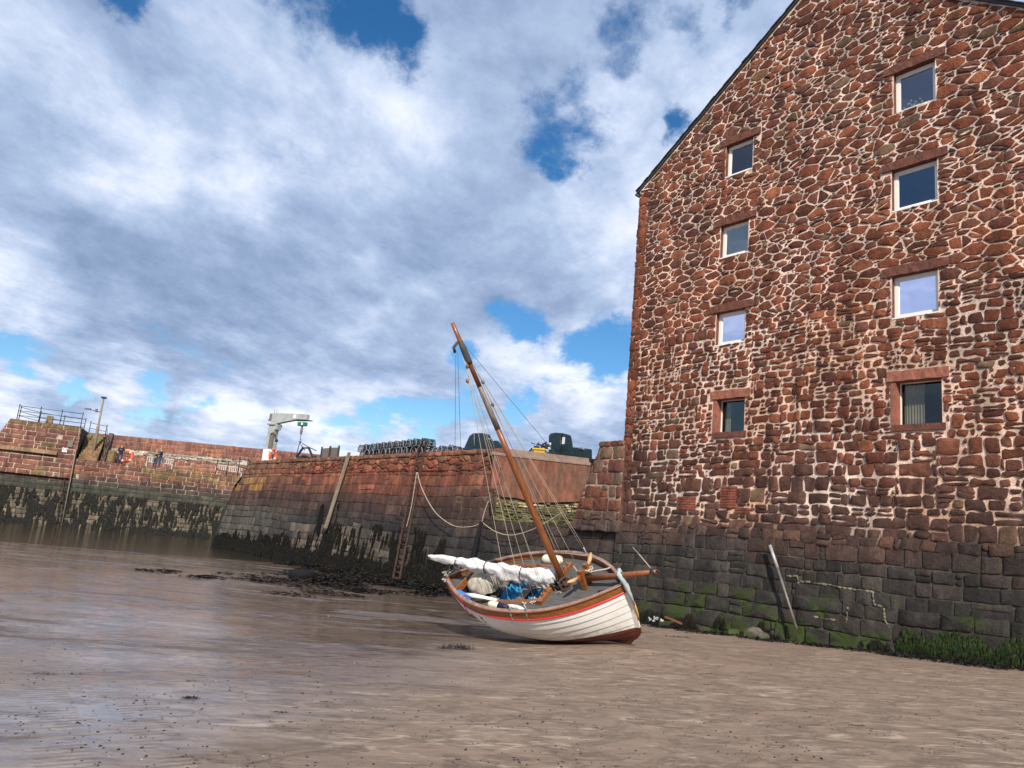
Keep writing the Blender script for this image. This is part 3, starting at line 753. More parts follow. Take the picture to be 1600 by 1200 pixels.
    # mortar dabs of pale repointing on the dark base
    for pts in ([(1228, 900), (1245, 901), (1247, 912)], [(1248, 908), (1290, 913), (1330, 921), (1363, 925), (1366, 945), (1380, 948)], [(1325, 944), (1324, 965), (1323, 972)], [(1381, 950), (1383, 970), (1392, 983)], [(1158, 948), (1203, 956)], [(1262, 962), (1305, 969)]):
        m = MB(); m.col = (.20, .18, .115)
        for (x0, y0), (x1, y1) in zip(pts[:-1], pts[1:]):
            for k in range(5):
                s0, h0 = ws(x0+(x1-x0)*k/5, y0+(y1-y0)*k/5, 18.8); s1, h1 = ws(x0+(x1-x0)*(k+1.1)/5, y0+(y1-y0)*(k+1.1)/5, 18.8)
                m.tube([gplace(s0, h0, .012+random.uniform(-.006, .006)), gplace(s1, h1+random.uniform(-.015, .015), .012)], random.uniform(.018, .042), 6)
        link_world(m.build('repointing', STONE), g)
    # windows
    kinds = [.16, .13, .90, .07, .12, .26, .85, .08]
    tints = [(.7, .8, 1.05), (.45, .75, 1.1), (.76, .80, 1.02), (.8, .9, .9), (.8, .85, 1), (.85, .95, 1), (.82, .84, 1.03), (.6, .9, 1)]
    names = ['top window of the right column, a plant on its sill', 'second window down of the right column with dark blue glass', 'third window down of the right column, its glass pale lavender with sky', 'bottom window of the right column in a red sandstone surround',
             'top window of the left column under the roof slope', 'second window down of the left column', 'third window down of the left column, pale with sky', 'bottom window of the left column in a red sandstone surround']
    Z = Vector((0, 0, 1))
    for i, (a, b, c, d) in enumerate(WINS):
        low = i in (3, 7)
        w = MB(); fd = .13 if not low else .22; ft = .085 if not low else .022
        B = lambda m_, s0, s1, h0, h1, o0, o1: m_.prism([wp(s0, h0, o0), wp(s0, h1, o0), wp(s1, h1, o0), wp(s1, h0, o0)], -NIN*(o1-o0))
        for s0, s1, h0, h1 in ((a, b, c, c+ft), (a, b, d-ft, d), (a, a+ft, c+ft, d-ft), (b-ft, b, c+ft, d-ft)):
            B(w, s0, s1, h0, h1, -fd-.06, -fd)
        if not low:
            f2 = ft+.028
            for s0, s1, h0, h1 in ((a+ft+.006, b-ft-.006, c+ft+.006, c+f2), (a+ft+.006, b-ft-.006, d-f2, d-ft-.006), (a+ft+.006, a+f2, c+f2, d-f2), (b-f2, b-ft-.006, c+f2, d-f2)):
                B(w, s0, s1, h0, h1, -fd-.05, -fd-.014)
        fo = link_world(w.build('window', FRAMEW if not low else FRAMEW), g); fo['label'] = names[i]
        def sub(m_, nm, mt_):
            o = m_.build(nm, mt_); o.parent = fo; return o
        ftt = ft+(.02 if not low else 0)
        p = MB(); p.poly([wp(a+ftt, c+ftt, -fd-.03), wp(b-ftt, c+ftt, -fd-.03), wp(b-ftt, d-ftt, -fd-.03), wp(a+ftt, d-ftt, -fd-.03)])
        sub(p, 'pane', glass('glass', kinds[i], tints[i]))
        # reveal: four faces of the opening + dim room behind
        rv = MB(); dp = fd+.06
        for q in ([(a, c), (a, d)], [(b, c), (b, d)], [(a, c), (b, c)], [(a, d), (b, d)]):
            (x0, y0), (x1, y1) = q; rv.poly([wp(x0, y0, 0.003), wp(x1, y1, 0.003), wp(x1, y1, -dp), wp(x0, y0, -dp)])
        sub(rv, 'reveal', REDST if low else DKST)
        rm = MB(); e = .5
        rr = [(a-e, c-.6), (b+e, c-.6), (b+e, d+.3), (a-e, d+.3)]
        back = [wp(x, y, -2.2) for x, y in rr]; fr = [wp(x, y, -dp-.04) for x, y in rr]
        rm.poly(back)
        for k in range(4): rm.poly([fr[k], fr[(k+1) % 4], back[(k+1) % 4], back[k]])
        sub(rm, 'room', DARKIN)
        if low:
            cu = MB(); x0 = a+.05; 
            n_ = 26; wdt = (b-a)*(.45 if i == 3 else .2)
            cu.grid(lambda u, v: wp(b-.03-wdt*u/n_*1.0, c+.02+(d-c)*v, -dp-.12-.02*math.sin(u*1.7)), n_+1, 2)
            sub(cu, 'curtain', CURT)
        L = MB(); 
        if low: rectL = (a-.17, b+.21, d+.004, d+.27)
        else: rectL = (a-.26, b+.26, d+.006, d+.24)
        n_ = 12; rnd = random.Random(i)
        prof = [(rectL[2], -.05), (rectL[2]+.004, .042), (rectL[3]-.012, .038), (rectL[3], -.01)]
        arch = 0 if low else .05
        rr2 = [[rnd.uniform(-.012, .012) for _ in prof] for _ in range(n_+1)]
        L.grid(lambda u, v: wp(rectL[0]+(rectL[1]-rectL[0])*u/n_, prof[v][0]+arch*math.sin(math.pi*u/n_)*(1 if v > 1 else 0)+rr2[u][v]*.6, prof[v][1]+rr2[u][v]), n_+1, 4, smooth=False)
        for u in (0, n_): L.poly([wp(rectL[0]+(rectL[1]-rectL[0])*u/n_, prof[v][0], prof[v][1]) for v in range(4)])
        L.poly([wp(rectL[0], rectL[2]-.002, .05), wp(rectL[1], rectL[2]-.002, .05), wp(rectL[1], rectL[2]-.002, -.2), wp(rectL[0], rectL[2]-.002, -.2)])
        sub(L, 'lintel', REDST if low else DKST)
        if low:
            J = MB(); B(J, b+.003, b+.12, c, d, -.12, .018)
            sub(J, 'jamb', REDST)
            S_ = MB(); B(S_, a-.08, b+.10, c-.16, c-.003, -.1, .045)
            sub(S_, 'sill', DKST)
        elif i != 0:
            S_ = MB(); B(S_, a-.01, b+.01, c-.035, c-.003, -.12, .012)
            sub(S_, 'sill', FRAMEW)
    ZV0 = Vector((0, 0, 1))
    # side and back walls, roof
    dpt = 13.0
    bw = MB(); bw.col = (.16, .075, .05)
    def q4(*p): bw.poly(p)
    q4(wp(GS1, -1.2, 0), wp(GS1, EAVE, 0), wp(GS1, EAVE, -dpt), wp(GS1, -1.2, -dpt))
    q4(wp(GS0, -1.2, 0), wp(GS0, EAVE, 0), wp(GS0, EAVE, -dpt), wp(GS0, -1.2, -dpt))
    bw.poly([wp(GS0, -1.2, -dpt), wp(GS1, -1.2, -dpt), wp(GS1, EAVE, -dpt), wp(APX, APH, -dpt), wp(GS0, EAVE, -dpt)])
    link_world(bw.build('side_wall', STONE), g)
    rf = MB()
    for sA, hA in ((GS1, EAVE), (GS0, EAVE)):
        dx = .12 if sA == GS1 else -.12; sl_ = (APH-EAVE)/abs(GS1-APX)
        e = sA+dx; he = EAVE-abs(dx)*sl_
        pr = [wp(e, he+.0, .07), wp(APX, APH+.01, .07), wp(APX, APH+.09, .07), wp(e, he+.07, .07)]
        rf.prism(pr, NIN*(dpt+.3))
    link_world(rf.build('roof', LEAD), g)
    sm_ = MB(); rnd = random.Random(40)
    for sgn, sE in ((1, GS1+.1), (-1, GS0-.1)):
        Ln = abs(sE-APX); n_ = int(Ln/.17)
        for k in range(n_):
            f = (k+.5)/n_; sx_ = sE+(APX-sE)*f; hx_ = EAVE-.1*sl_+(APH-EAVE+.1*sl_)*f+.085
            dirv = (DW*(-sgn)+ZV0*sl_).normalized(); sm_.box(wp(sx_, hx_+rnd.uniform(-.008, .008), .06), (.22, .14+rnd.uniform(0, .04), .016), Matrix((dirv, NIN, dirv.cross(NIN))).transposed(), jit=.006)
    link_world(sm_.build('slate_edge', LEAD), g)
    gu = MB(); gu.tube([wp(GS1+.12, EAVE-.10, .08), wp(GS1+.12, EAVE-.10, -dpt)], .045, 8); link_world(gu.build('gutter', BLACKI), g)
    return g
build_granary()

# ------------------------------------------------------------------ QUAY (middle wall), buttress, recess
QTOP = 5.25
def qD(h): return 18.72+.115*(h+.7)
QS1 = 54.4
def qplace(s, h, o):
    bend = 0
    return wp(s, h, o, D=qD(h)+bend)
def col_q(x, y, rnd):
    red = rnd.choice([(.25, .075, .040), (.30, .095, .048), (.215, .068, .040), (.18, .066, .042), (.32, .115, .055)])
    brown = rnd.choice([(.12, .060, .045), (.14, .072, .052), (.10, .055, .045)])
    dark = rnd.choice([(.052, .045, .040), (.065, .054, .046), (.042, .038, .036)])
    left = max(0, min(1, (x-42)/8)); tan_ = max(0, min(1, (x-27)/8))
    yy = y+nz(x*.25, y*.4)*.45
    brown = tuple(v*.72 for v in brown); dark = tuple(v*.72 for v in dark)
    c = mixc(brown, mixc(red, (.19, .095, .055), left*.8), (yy-3.0)/1.0)
    c = mixc(dark, c, (yy-1.9)/1.0)
    if left > 0 and y < 2.4: c = mixc(c, (.10, .088, .070), left)
    elif y < 1.7: c = mixc(c, rnd.choice([(.12, .095, .072), (.09, .074, .058), (.15, .12, .09)]), tan_*.85)
    if x < 27 and y > 1.5 : c = mixc(c, brown, .25)
    if 4.2 > y > 3.3 and x > 48 and rnd.random() < .5: c = (.27, .14, .045)
    if y > 4.8: c = mixc(c, (.20, .12, .075), .4)
    return jitc(c, rnd, .74, 1.24)
def mort_q(s, h):
    c = mixc((.03, .026, .024), (.055, .036, .028), (h-1.5)/1.5)
    if h > 3.6: c = mixc(c, (.20, .13, .095), .55+.9*nz(s*.8, h*.8, 7))
    if s < 27 and h > 2.6: c = mixc(c, (.24, .17, .13), .6)
    return c
def build_quay():
    q = empty('quay_wall', 'long battered red sandstone quay wall, dark and weedy below the tide line', 'wall', wp(36, 0))
    RS0, RS1 = 19.6, 24.2     # the recess with the rendered panel
    RB = 2.35
    mb = MB()
    topc = (0, 1, QTOP)
    endc = [(1.2, 1, 2.2+1.2*53.95), (1, .28, QS1+.28*-.7)]
    def skip(a, b, c, d): return (b <= RS1+1e-4 and c >= RB-1e-4) or (1.2*b+d > 2.2+1.2*53.95+.6)
    sheet(mb, span(GS1-.0, QS1, .5, [RS1]), span(-1.3, QTOP, .3, [RB]), qplace, mort_q, skip)
    rect = [(RS0-3, RS1, RB, 9)]
    P = courses(GS1, QS1, -1.3, 1.95, rh=(.34, .5), bl=(.6, 1.3), seed=31, split=.05, wav=.04, jit=.02, clips=endc)
    lay(mb, P, qplace, col_q, gap=.011, relief=.022, rough=.016, rnd_=.3, edge=.035, tilt=.3)
    P = courses(GS1, QS1, 1.95, 4.35, rects=rect, rh=(.32, .5), bl=(.55, 1.4), seed=32, split=.12, wav=.035, jit=.02, clips=endc)
    lay(mb, P, qplace, col_q, gap=.011, relief=.022, rough=.018, rnd_=.3, edge=.035, tilt=.3)
    P = rubble(RS1, 45, 4.35, QTOP-.22, lambda x, y: True, [], lambda x, y: .105, 1.9, [(0, 1, QTOP-.22), (0, -1, -4.35), (-1, 0, -RS1), (1, 0, 45)]+endc, 33, 7000)
    lay(mb, P, qplace, col_q, gap=.014, relief=.06, rough=.018)
    P = courses(45, QS1, 4.35, QTOP-.2, rh=(.3, .34), bl=(.5, 1.1), seed=34, split=.1, clips=endc)
    lay(mb, P, qplace, col_q, gap=.012, relief=.04, rough=.014)
    P = courses(RS1, QS1, QTOP-.2, QTOP+.02, rh=(.22, .22), bl=(.8, 1.8), seed=35, split=0, clips=endc)
    lay(mb, P, lambda s, h, o: qplace(s, h, o+.02), col_q, gap=.010, relief=.05, rough=.014)
    # stepped end of the quay
    ends = [(QS1+.19, -1.3), (QS1-.9, 3.3), (QS1-1.0, 3.55), (QS1-3.2, QTOP)]
    for (s0, h0), (s1, h1) in zip(ends[:-1], ends[1:]):
        mb.col = (.12, .075, .05); mb.poly([qplace(s0, h0, 0), qplace(s1, h1, 0), qplace(s1, h1, -14), qplace(s0, h0, -14)])
    link_world(mb.build('masonry', STONE), q)
    # quay top slab
    t = MB(); Zt = QTOP+.0
    pts = [qplace(RS1, Zt, -.05), qplace(51.2, Zt, -.05), wp(51.2, Zt, -30), wp(RS1-1.8, Zt, -30), wp(RS1-1.8, Zt, -4)]
    t.prism(pts, (0, 0, -.25)); link_world(t.build('quay_top', CONCT), q)
    # recess: rendered concrete panel above, algae bricks below, ledge
    A = atZ(772, 701, 5.2); B = atZ(925, 718.5, 5.2); dr = (B-A).normalized(); nr = Vector((dr.y, -dr.x, 0)); Z = Vector((0, 0, 1))
    A = Vector((A.x, A.y, 0)); B = Vector((B.x, B.y, 0)); Lr = (B-A).length
    cp = MB()
    prof = [(0, 3.55), (.5, 3.30), (1.1, 3.32), (1.8, 3.2), (2.5, 3.28), (Lr, 3.5), (Lr, 4.925), (0, 4.925)]
    cp.prism([A+dr*a+Z*h+nr*.12 for a, h in prof], -nr*.3)
    link_world(cp.build('rendered_panel', CONC), q)
    cs = MB(); cs.prism([A-dr*.1+Z*4.93+nr*.16, B+Z*4.93+nr*.16, B+Z*5.055+nr*.16, A-dr*.1+Z*5.055+nr*.16], -nr*3.5); link_world(cs.build('concrete_slab', CONCT, bevel=.02), q)
    bk = MB(); bk.poly([A+Z*2.2, B+Z*2.2, B+Z*3.6, A+Z*3.6]); link_world(bk.build('brick_infill', YBRICK), q)
    lb = MB(); rnd = random.Random(4)
    for k in range(110):
        a = rnd.uniform(.1, Lr-.2); h = rnd.choice([2.42+.1*j for j in range(11)])
        if h > 3.2 + .2*rnd.random(): continue
        lb.col = rnd.choice([(.38, .32, .17), (.30, .25, .11), (.16, .14, .06), (.42, .37, .26)]) if h > 2.95 else rnd.choice([(.07, .075, .028), (.11, .11, .045), (.16, .14, .06)])
        lb.box(A+dr*a+Z*h+nr*rnd.uniform(.0, .05), (rnd.uniform(.15, .26), .1, .07), Matrix((dr, nr, Z)).transposed(), jit=.008)
    link_world(lb.build('loose_bricks', STONE), q)
    lg = MB(); lg.col = (.075, .075, .035)
    lg.prism([A+Z*2.36-nr*.1, B+Z*2.36-nr*.1, qplace(RS0-1.2, 2.36, .02), qplace(RS1, 2.36, .02)], (0, 0, -.2)); link_world(lg.build('ledge', STONE), q)
    return q
build_quay()

def build_buttress():
    b = empty('corner_buttress', 'short sloping buttress of squared red stones against the left corner of the granary', 'wall', wp(18.5, 2))
    mb = MB(); out = lambda h: .10+.02*(QTOP-h)
    def bl(h): return 18.46+(QTOP-.15-h)*.40 if h > 3.3 else 19.2+.2*(3.3-h)
    pl = lambda s, h, o: wp(s, h, out(h)+o)
    cl = [(1, .40, 18.46+.40*(QTOP-.15))]
    hs = span(2.2, QTOP-.17, .3)
    for h0, h1 in zip(hs[:-1], hs[1:]):
        mb.F([mb.V(pl(s, h, 0), mixc((.05, .04, .035), (.36, .25, .19), (h-2.3)/.9)) for s, h in ((GS1-.14, h0), (bl(h0)-.02, h0), (bl(h1)-.02, h1), (GS1-.14, h1))])
        mb.F([mb.V(p, (.12, .06, .045)) for p in (pl(GS1-.14, h0, 0), wp(GS1-.14, h0, -.1), wp(GS1-.14, h1, -.1), pl(GS1-.14, h1, 0))])
        mb.F([mb.V(p, (.17, .10, .075)) for p in (pl(bl(h0)-.02, h0, 0), wp(bl(h0)-.02, h0, -5), wp(bl(h1)-.02, h1, -5), pl(bl(h1)-.02, h1, 0))])
    def colb(x, y, rnd):
        return jitc(mixc((.075, .05, .042), rnd.choice([(.17, .062, .036), (.20, .072, .04), (.14, .055, .038), (.14, .085, .055)]), (y-2.4)/.6), rnd)
    P = courses(GS1-.15, 20.0, 2.18, QTOP-.22, rh=(.3, .5), bl=(.35, .75), seed=44, split=.3, jit=.03, clips=cl)
    lay(mb, P, pl, colb, gap=.022, relief=.035, rough=.02, rnd_=.3)
    P = courses(GS1-.13, 18.5, QTOP-.22, QTOP-.02, rh=(.2, .2), bl=(.18, .32), seed=45, split=0)
    lay(mb, P, pl, colb, gap=.008, relief=.05, rough=.01)
    mb.col = (.2, .12, .09); mb.poly([pl(GS1+.003, QTOP-.05, .03), pl(18.47, QTOP-.05, .03), wp(18.47, QTOP-.05, -5), wp(GS1+.003, QTOP-.05, -5)])
    link_world(mb.build('masonry', STONE), b)
build_buttress()

# ------------------------------------------------------------------ FAR PIER
WALK = 5.17
def build_pier():
    p = empty('harbour_pier', 'far stone pier with golden upper courses and black weed along its foot', 'pier', pp(8, 0))
    mb = MB()
    def colp(x, y, rnd):
        gold = rnd.choice([(.19, .115, .05), (.18, .10, .05), (.18, .09, .055), (.20, .13, .055)])
        red = rnd.choice([(.17, .068, .048), (.20, .08, .052), (.14, .060, .045), (.21, .088, .06)])
        dark = rnd.choice([(.055, .042, .036), (.065, .050, .042)])
        grn = rnd.choice([(.052, .054, .038), (.06, .058, .044)]); low = rnd.choice([(.15, .12, .085), (.10, .085, .062), (.18, .145, .10)])
        if y > WALK: return red
        c = gold if x > 5 and y > 4.1 else (red if y > 3.7 else mixc(red, dark, .6))
        if x > 14 and y > 4: c = mixc(c, red, .5)
        c = mixc(dark, c, (y-3.2)/.9+.1) if y > 2.9 else (grn if y > 2.2 else low)
        return jitc(c, rnd)
    def morp(s, h): return mixc((.03, .03, .024), (.36, .30, .22), (h-2.9+nz(s*.3, 1)*.8)/.5) if h > 2.9 else (.045, .042, .034)
    pl = lambda s, h, o: pp(s, h, o+.05*(WALK-h))
    sheet(mb, span(-12, 34, 1.0), span(-1.4, WALK, .4), pl, morp)
    P = courses(-12, 34, -1.2, 2.2, rh=(.34, .46), bl=(.5, 1.0), seed=51, split=.1, jit=.02)
    lay(mb, P, pl, colp, gap=.02, relief=.05, rough=.02)
    P = courses(-12, 34, 2.2, WALK+.02, rh=(.36, .44), bl=(.7, 1.5), seed=52, split=.06, jit=.01)
    lay(mb, P, pl, colp, gap=.022, relief=.03, rough=.008)
    link_world(mb.build('masonry', STONE), p)
    t = MB(); t.prism([pp(-12, WALK-.01, 0), pp(34, WALK-.01, 0), pp(34, WALK-.01, -9), pp(-12, WALK-.01, -9)], (0, 0, -.3)); link_world(t.build('walkway', LICHEN), p)
    # parapet on the seaward side
    a, b = atZ(150, 677, 8.2), atZ(590, 719, 8.2); a.z = b.z = 0; d = (b-a).normalized(); nn = Vector((d.y, -d.x, 0)); L = (b-a).length
    pr = empty('pier_parapet', 'high red stone parapet wall along the back of the far pier', 'wall', a)
    mb = MB(); pw = lambda s, h, o: a+d*s+nn*o+Vector((0, 0, h))
    def colw(x, y, rnd): return jitc((rnd.choice([(.23, .10, .075), (.27, .12, .085), (.20, .09, .07), (.29, .13, .08)]) if not 6.45 < y < 6.9 else rnd.choice([(.40, .36, .30), (.45, .40, .34), (.30, .24, .2)])), rnd)
    sheet(mb, span(-6, L, 1.0), span(WALK-.1, 8.2, .4), pw, lambda s, h: (.34, .26, .2) if h > 6.4 else (.38, .32, .26))
    P = courses(-6, L, WALK-.1, 6.45, rh=(.32, .44), bl=(.7, 1.4), seed=61, split=.1, jit=.02); lay(mb, P, pw, colw, gap=.018, relief=.04)
    P = courses(-6, L, 6.45, 6.9, rh=(.2, .24), bl=(.5, 1.6), seed=62, split=.1, jit=.05); lay(mb, P, pw, colw, gap=.006, relief=.08, rough=.05)
    P = courses(-6, L, 6.9, 8.22, rh=(.38, .5), bl=(.8, 1.7), seed=63, split=.05, jit=.015); lay(mb, P, pw, colw, gap=.014, relief=.035)
    mb.col = (.22, .11, .08); mb.poly([pw(-6, 8.2, .03), pw(L, 8.2, .03), pw(L, 8.2, -1), pw(-6, 8.2, -1)]); mb.poly([pw(L, WALK, 0), pw(L, 8.2, 0), pw(L, 8.2, -1), pw(L, WALK, -1)])
    link_world(mb.build('masonry', STONE), pr)
    # bastion
    ta = ps(15, 660)[0]; tb = ps(127, 671)[0]; TT = 7.95
    bs = empty('pier_bastion', 'battered stone bastion block on the far pier below the black railings', 'tower', pp(tb-3, WALK))
    mb = MB(); bat = .14
    pb = lambda s, h, o: pp(s, h, o+.06+bat*(TT-h)*.5)
    lc = [(-1, .42, -ta+.42*TT)]     # left edge leans out downwards
    sheet(mb, span(0, 1, .1), span(3.4, TT, .4), lambda u, h, o: pb(ta-(TT-h)*.42+(tb-ta+(TT-h)*.42)*u, h, o), lambda s, h: (.42, .34, .25))
    def colt(x, y, rnd):
        g = rnd.choice([(.19, .12, .055), (.18, .11, .05)]); r_ = rnd.choice([(.17, .066, .05), (.20, .085, .058), (.14, .060, .048), (.18, .078, .06)])
        c = g if (y > 7.45 or rnd.random() < .18) else r_
        return jitc(c, rnd, .85, 1.15)
    P = courses(ta-2.2, tb, 3.38, TT, rh=(.38, .46), bl=(.7, 1.6), seed=71, split=.04, jit=.012, clips=lc)
    lay(mb, P, pb, colt, gap=.024, relief=.03, rough=.008)
    mb.col = (.10, .06, .05)
    mb.poly([pb(tb, 3.4, 0), pb(tb, TT, 0), pp(tb, TT, -5), pp(tb, 3.4, -5)])
    mb.poly([pb(ta, TT, 0), pp(ta, TT, -5), pp(ta-(TT-3.4)*.42, 3.4, -5), pb(ta-(TT-3.4)*.42, 3.4, 0)])
    mb.col = (.2, .15, .08); mb.poly([pb(ta, TT, .05), pb(tb, TT, .05), pp(tb, TT, -5), pp(ta, TT, -5)])
    link_world(mb.build('masonry', STONE), bs)
    lgm = MB(); s1, h1 = ps(90, 708, .3); s0 = ta-2.5
    lgm.col = (.25, .16, .09); lgm.prism([pp(s0, 5.25, .55), pp(s1, 5.25, .55), pp(s1, 5.62, .46), pp(s0, 5.62, .46)], -N_*.5); link_world(lgm.build('string_course', STONE, bevel=.06), bs)
    # plaque and notice
    for nm, (x0, y0, x1, y1), m_ in (('plaque', (107, 687, 113, 699), GREYWOOD), ('notice', (98, 699, 104, 707), WHITE)):
        s0, hh1 = ps(x0, y0, .3); s1_, hh0 = ps(x1, y1, .3); m = MB(); m.prism([pp(s0, hh0, .26), pp(s1_, hh0, .26), pp(s1_, hh1, .26), pp(s0, hh1, .26)], N_*.06)
        o = link_world(m.build(nm, m_), bs)
        if nm == 'notice':
            k = MB(); sm, hm = (s0+s1_)/2, (hh0+hh1)/2
            k.tube([pp(sm+.13*math.cos(q), hm+.05+.13*math.sin(q), .325) for q in [i*math.pi/6 for i in range(12)]], .022, 5, closed=True)
            k.box(pp(sm, hm-.2, .325), (.26, .012, .03), Matrix((E_, N_, Vector((0, 0, 1)))).transposed())
            c_ = k.build('notice_symbol', mat('dark notice ink', (.10, .03, .03), .6)); c_.parent = o
    # steps
    st = empty('stone_steps', 'narrow flight of worn stone steps beside the bastion', 'steps', pp(tb+.3, WALK))
    m = MB(); rot = Matrix((E_, N_, Vector((0, 0, 1)))).transposed(); sx = ps(134, 715)[0]
    for k in range(11):
        m.col = tuple(v*random.uniform(.8, 1.15) for v in (.22, .15, .08)); hgt = .24*(k+1)
        m.box(pp(sx+.15, WALK+hgt/2-.02, -.25-k*.30), (1.5, .32, hgt), rot, jit=.01)
    link_world(m.build('tread', STONE), st)
    m = MB(); m.col = (.10, .065, .05)
    sr = sx+1.25
    m.prism([pp(sr-.17, WALK-.02, -.6), pp(sr-.17, WALK+2.9, -3.6), pp(sr-.17, WALK+2.9, -4.6), pp(sr-.17, WALK-.02, -4.6)], E_*.35)
    link_world(m.build('side_wall', STONE), st)
    # railings on top
    def railing(name, pts, label, posts=None, rails=(.33, .66, 1.0), hgt=1.05, r=.032):
        e = empty(name, label, 'railing', pts[0], group=None); 
        for q in posts or pts:
            m = MB(); m.tube([q, Vector(q)+Vector((0, 0, hgt+.08))], r*1.1, 7); m.ball(Vector(q)+Vector((0, 0, hgt+.1)), r*1.7, 5, 7); link_world(m.build('post', BLACKI), e)
        for f in rails:
            m = MB(); m.tube([Vector(q)+Vector((0, 0, hgt*f)) for q in pts], r*.75, 6); link_world(m.build('rail', BLACKI), e)
        return e
    f0, f1 = ta+.4, tb-.15; zt = TT
    front = [pp(f0+(f1-f0)*k/3*1.0, zt, -.35) for k in range(4)]
    railing('railing', front, 'black iron railing along the front edge of the bastion top', hgt=1.25)
    railing('railing', [pp(f0+.1, zt, -.6), pp(f0+1.2, zt, -3.3), pp(f0+3.0, zt, -4.2), pp(f1-.2, zt, -4.2)], 'black iron railing round the back of the bastion top', hgt=1.15)
    a_ = pp(tb+.02, zt-.05, -.45); b_ = pp(tb+.02, zt-.05, -2.0)
    railing('handrail', [pp(tb+.1, zt-.1, -4.3), pp(sx+.75, WALK+2.5, -3.9), pp(sx+1.15, WALK+1.4, -2.0), pp(sx+1.2, WALK+.5, -.9)], 'black iron handrail sloping down beside the stone steps', rails=(.5, 1.0), hgt=1.0)
    # stone block seen between the rails
    m = MB(); m.col = (.24, .17, .10); s_, h_ = ps(79, 650, -2); m.box(pp(s_, TT+.42, -2), (.55, .55, .85), rot, taper=.85, jit=.02)
    tag(m.build('stone_bollard', STONE, bevel=.04), 'squat tan stone bollard on top of the bastion behind the railing', 'bollard')
    m = MB(); m.col = (.22, .15, .07); s_, h_ = ps(172, 722, -.7)
    m.tube([pp(s_, WALK-.02, -.7), pp(s_, WALK+.2, -.7), pp(s_, WALK+.95, -.7), pp(s_, WALK+1.12, -.7), pp(s_, WALK+1.15, -.7)], [.36, .33, .30, .29, .2], 12)
    tag(m.build('stone_bollard', STONE), 'round lichened stone bollard on the walkway left of the lone person', 'bollard')
    # lamp / mast pole
    s_, h_ = ps(147, 700, -1.2); pe = empty('signal_pole', 'tall pale wooden pole with a lamp on a side arm above the steps', 'pole', pp(s_, WALK, -1.2))
    top = ps(162, 623, -1.2)
    m = MB(); tp = pp(top[0], top[1], -1.2); bt = pp(s_, WALK, -1.2); m.tube([bt, bt.lerp(tp, .55), bt.lerp(tp, .56), tp], [.14, .13, .09, .075], 9); link_world(m.build('pole', POSTWOOD), pe)
    m = MB(); m.box(tp+Vector((0, 0, .1)), (.42, .3, .16)); link_world(m.build('top_lamp', BLACKI, bevel=.03), pe)
    m = MB(); jc = bt.lerp(tp, .78); m.tube([jc, jc+E_*-.45+Vector((0, 0, .05)), jc+E_*-.95+Vector((0, 0, .12))], .035, 6); m.box(jc+E_*-1.1+Vector((0, 0, .14)), (.5, .2, .14)); m.box(jc+E_*-.4+Vector((0, 0, .1)), (.16, .14, .3)); link_world(m.build('lamp_arm', GREYWOOD), pe)
    # tide-gauge / ladder pole
    la, lb_ = ps(119, 702, .25), ps(97, 820, .35)
    l_ = empty('wall_ladder', 'long rusty iron ladder fixed on the far pier face below the bastion', 'ladder', pp(la[0], 0, .4))
    for dx in (-.0, -.42):
        m = MB(); m.tube([pp(la[0]+dx, la[1] if dx == 0 else la[1]-2.6, .28), pp(lb_[0]+dx, -.9, .5)], .05 if dx == 0 else .03, 6); link_world(m.build('stile', RUST if dx else POSTWOOD), l_)
    for k in range(12):
        m = MB(); m.tube([pp(la[0], -.7+k*.34, .45), pp(la[0]-.42, -.7+k*.34, .45)], .022, 5); link_world(m.build('rung', RUST), l_)
    # railing at the quay end
    qa = [ps(342, 741, -.25), ps(356, 741, -.25), ps(370, 741, -.25)]
    railing('railing', [pp(ps(x, 741, -.25)[0], WALK, -.25) for x in (337, 354)], 'black iron railing at the pier edge in front of the far right bench', rails=(.35,), hgt=1.25, r=.04)
    railing('railing', [pp(ps(371, 741, -.5)[0], WALK, -.5), pp(ps(385, 741, -.5)[0], WALK, -1.4), pp(ps(396, 741, -.5)[0], WALK, -2.6)], 'taller black iron railing where the pier meets the quay end', rails=(.55, .98), hgt=1.75, r=.045)
build_pier()

def bench(px, py, back, label, w=1.9):
    s_, h_ = ps(px, py, back); e = empty('bench', label, 'bench', pp(s_, WALK, back), math.atan2(E_.y, E_.x), group='slatted benches on the far pier')
    m = MB()
    for k in range(4): m.box((0, -.05-.12*k, .45), (w, .10, .035))
    m.build('seat', BENCHW, e)
    m = MB(); n_ = 13
    for k in range(n_): m.box((-w/2+.05+(w-.1)*k/(n_-1), .10, .72), (.085, .03, .46))
    m.box((0, .10, .97), (w, .045, .08)); m.box((0, .10, .50), (w, .04, .07)); m.build('backrest', BENCHW, e)
    for sx in (-1, 1):
        for sy in (-.42, .08):
            m = MB(); m.box((sx*(w/2-.06), sy, .22 if sy < 0 else .45), (.08, .08, .46 if sy < 0 else .9)); m.build('leg', BENCHW, e)
        m = MB(); m.box((sx*(w/2-.06), -.18, .66), (.08, .6, .06)); m.build('armrest', BENCHW, e)
bench(249, 727, -.9, 'grey slatted wooden bench behind the embracing couple', 2.3)
bench(358, 738, -1.2, 'grey slatted wooden bench behind the black railing at the quay end', 2.3)

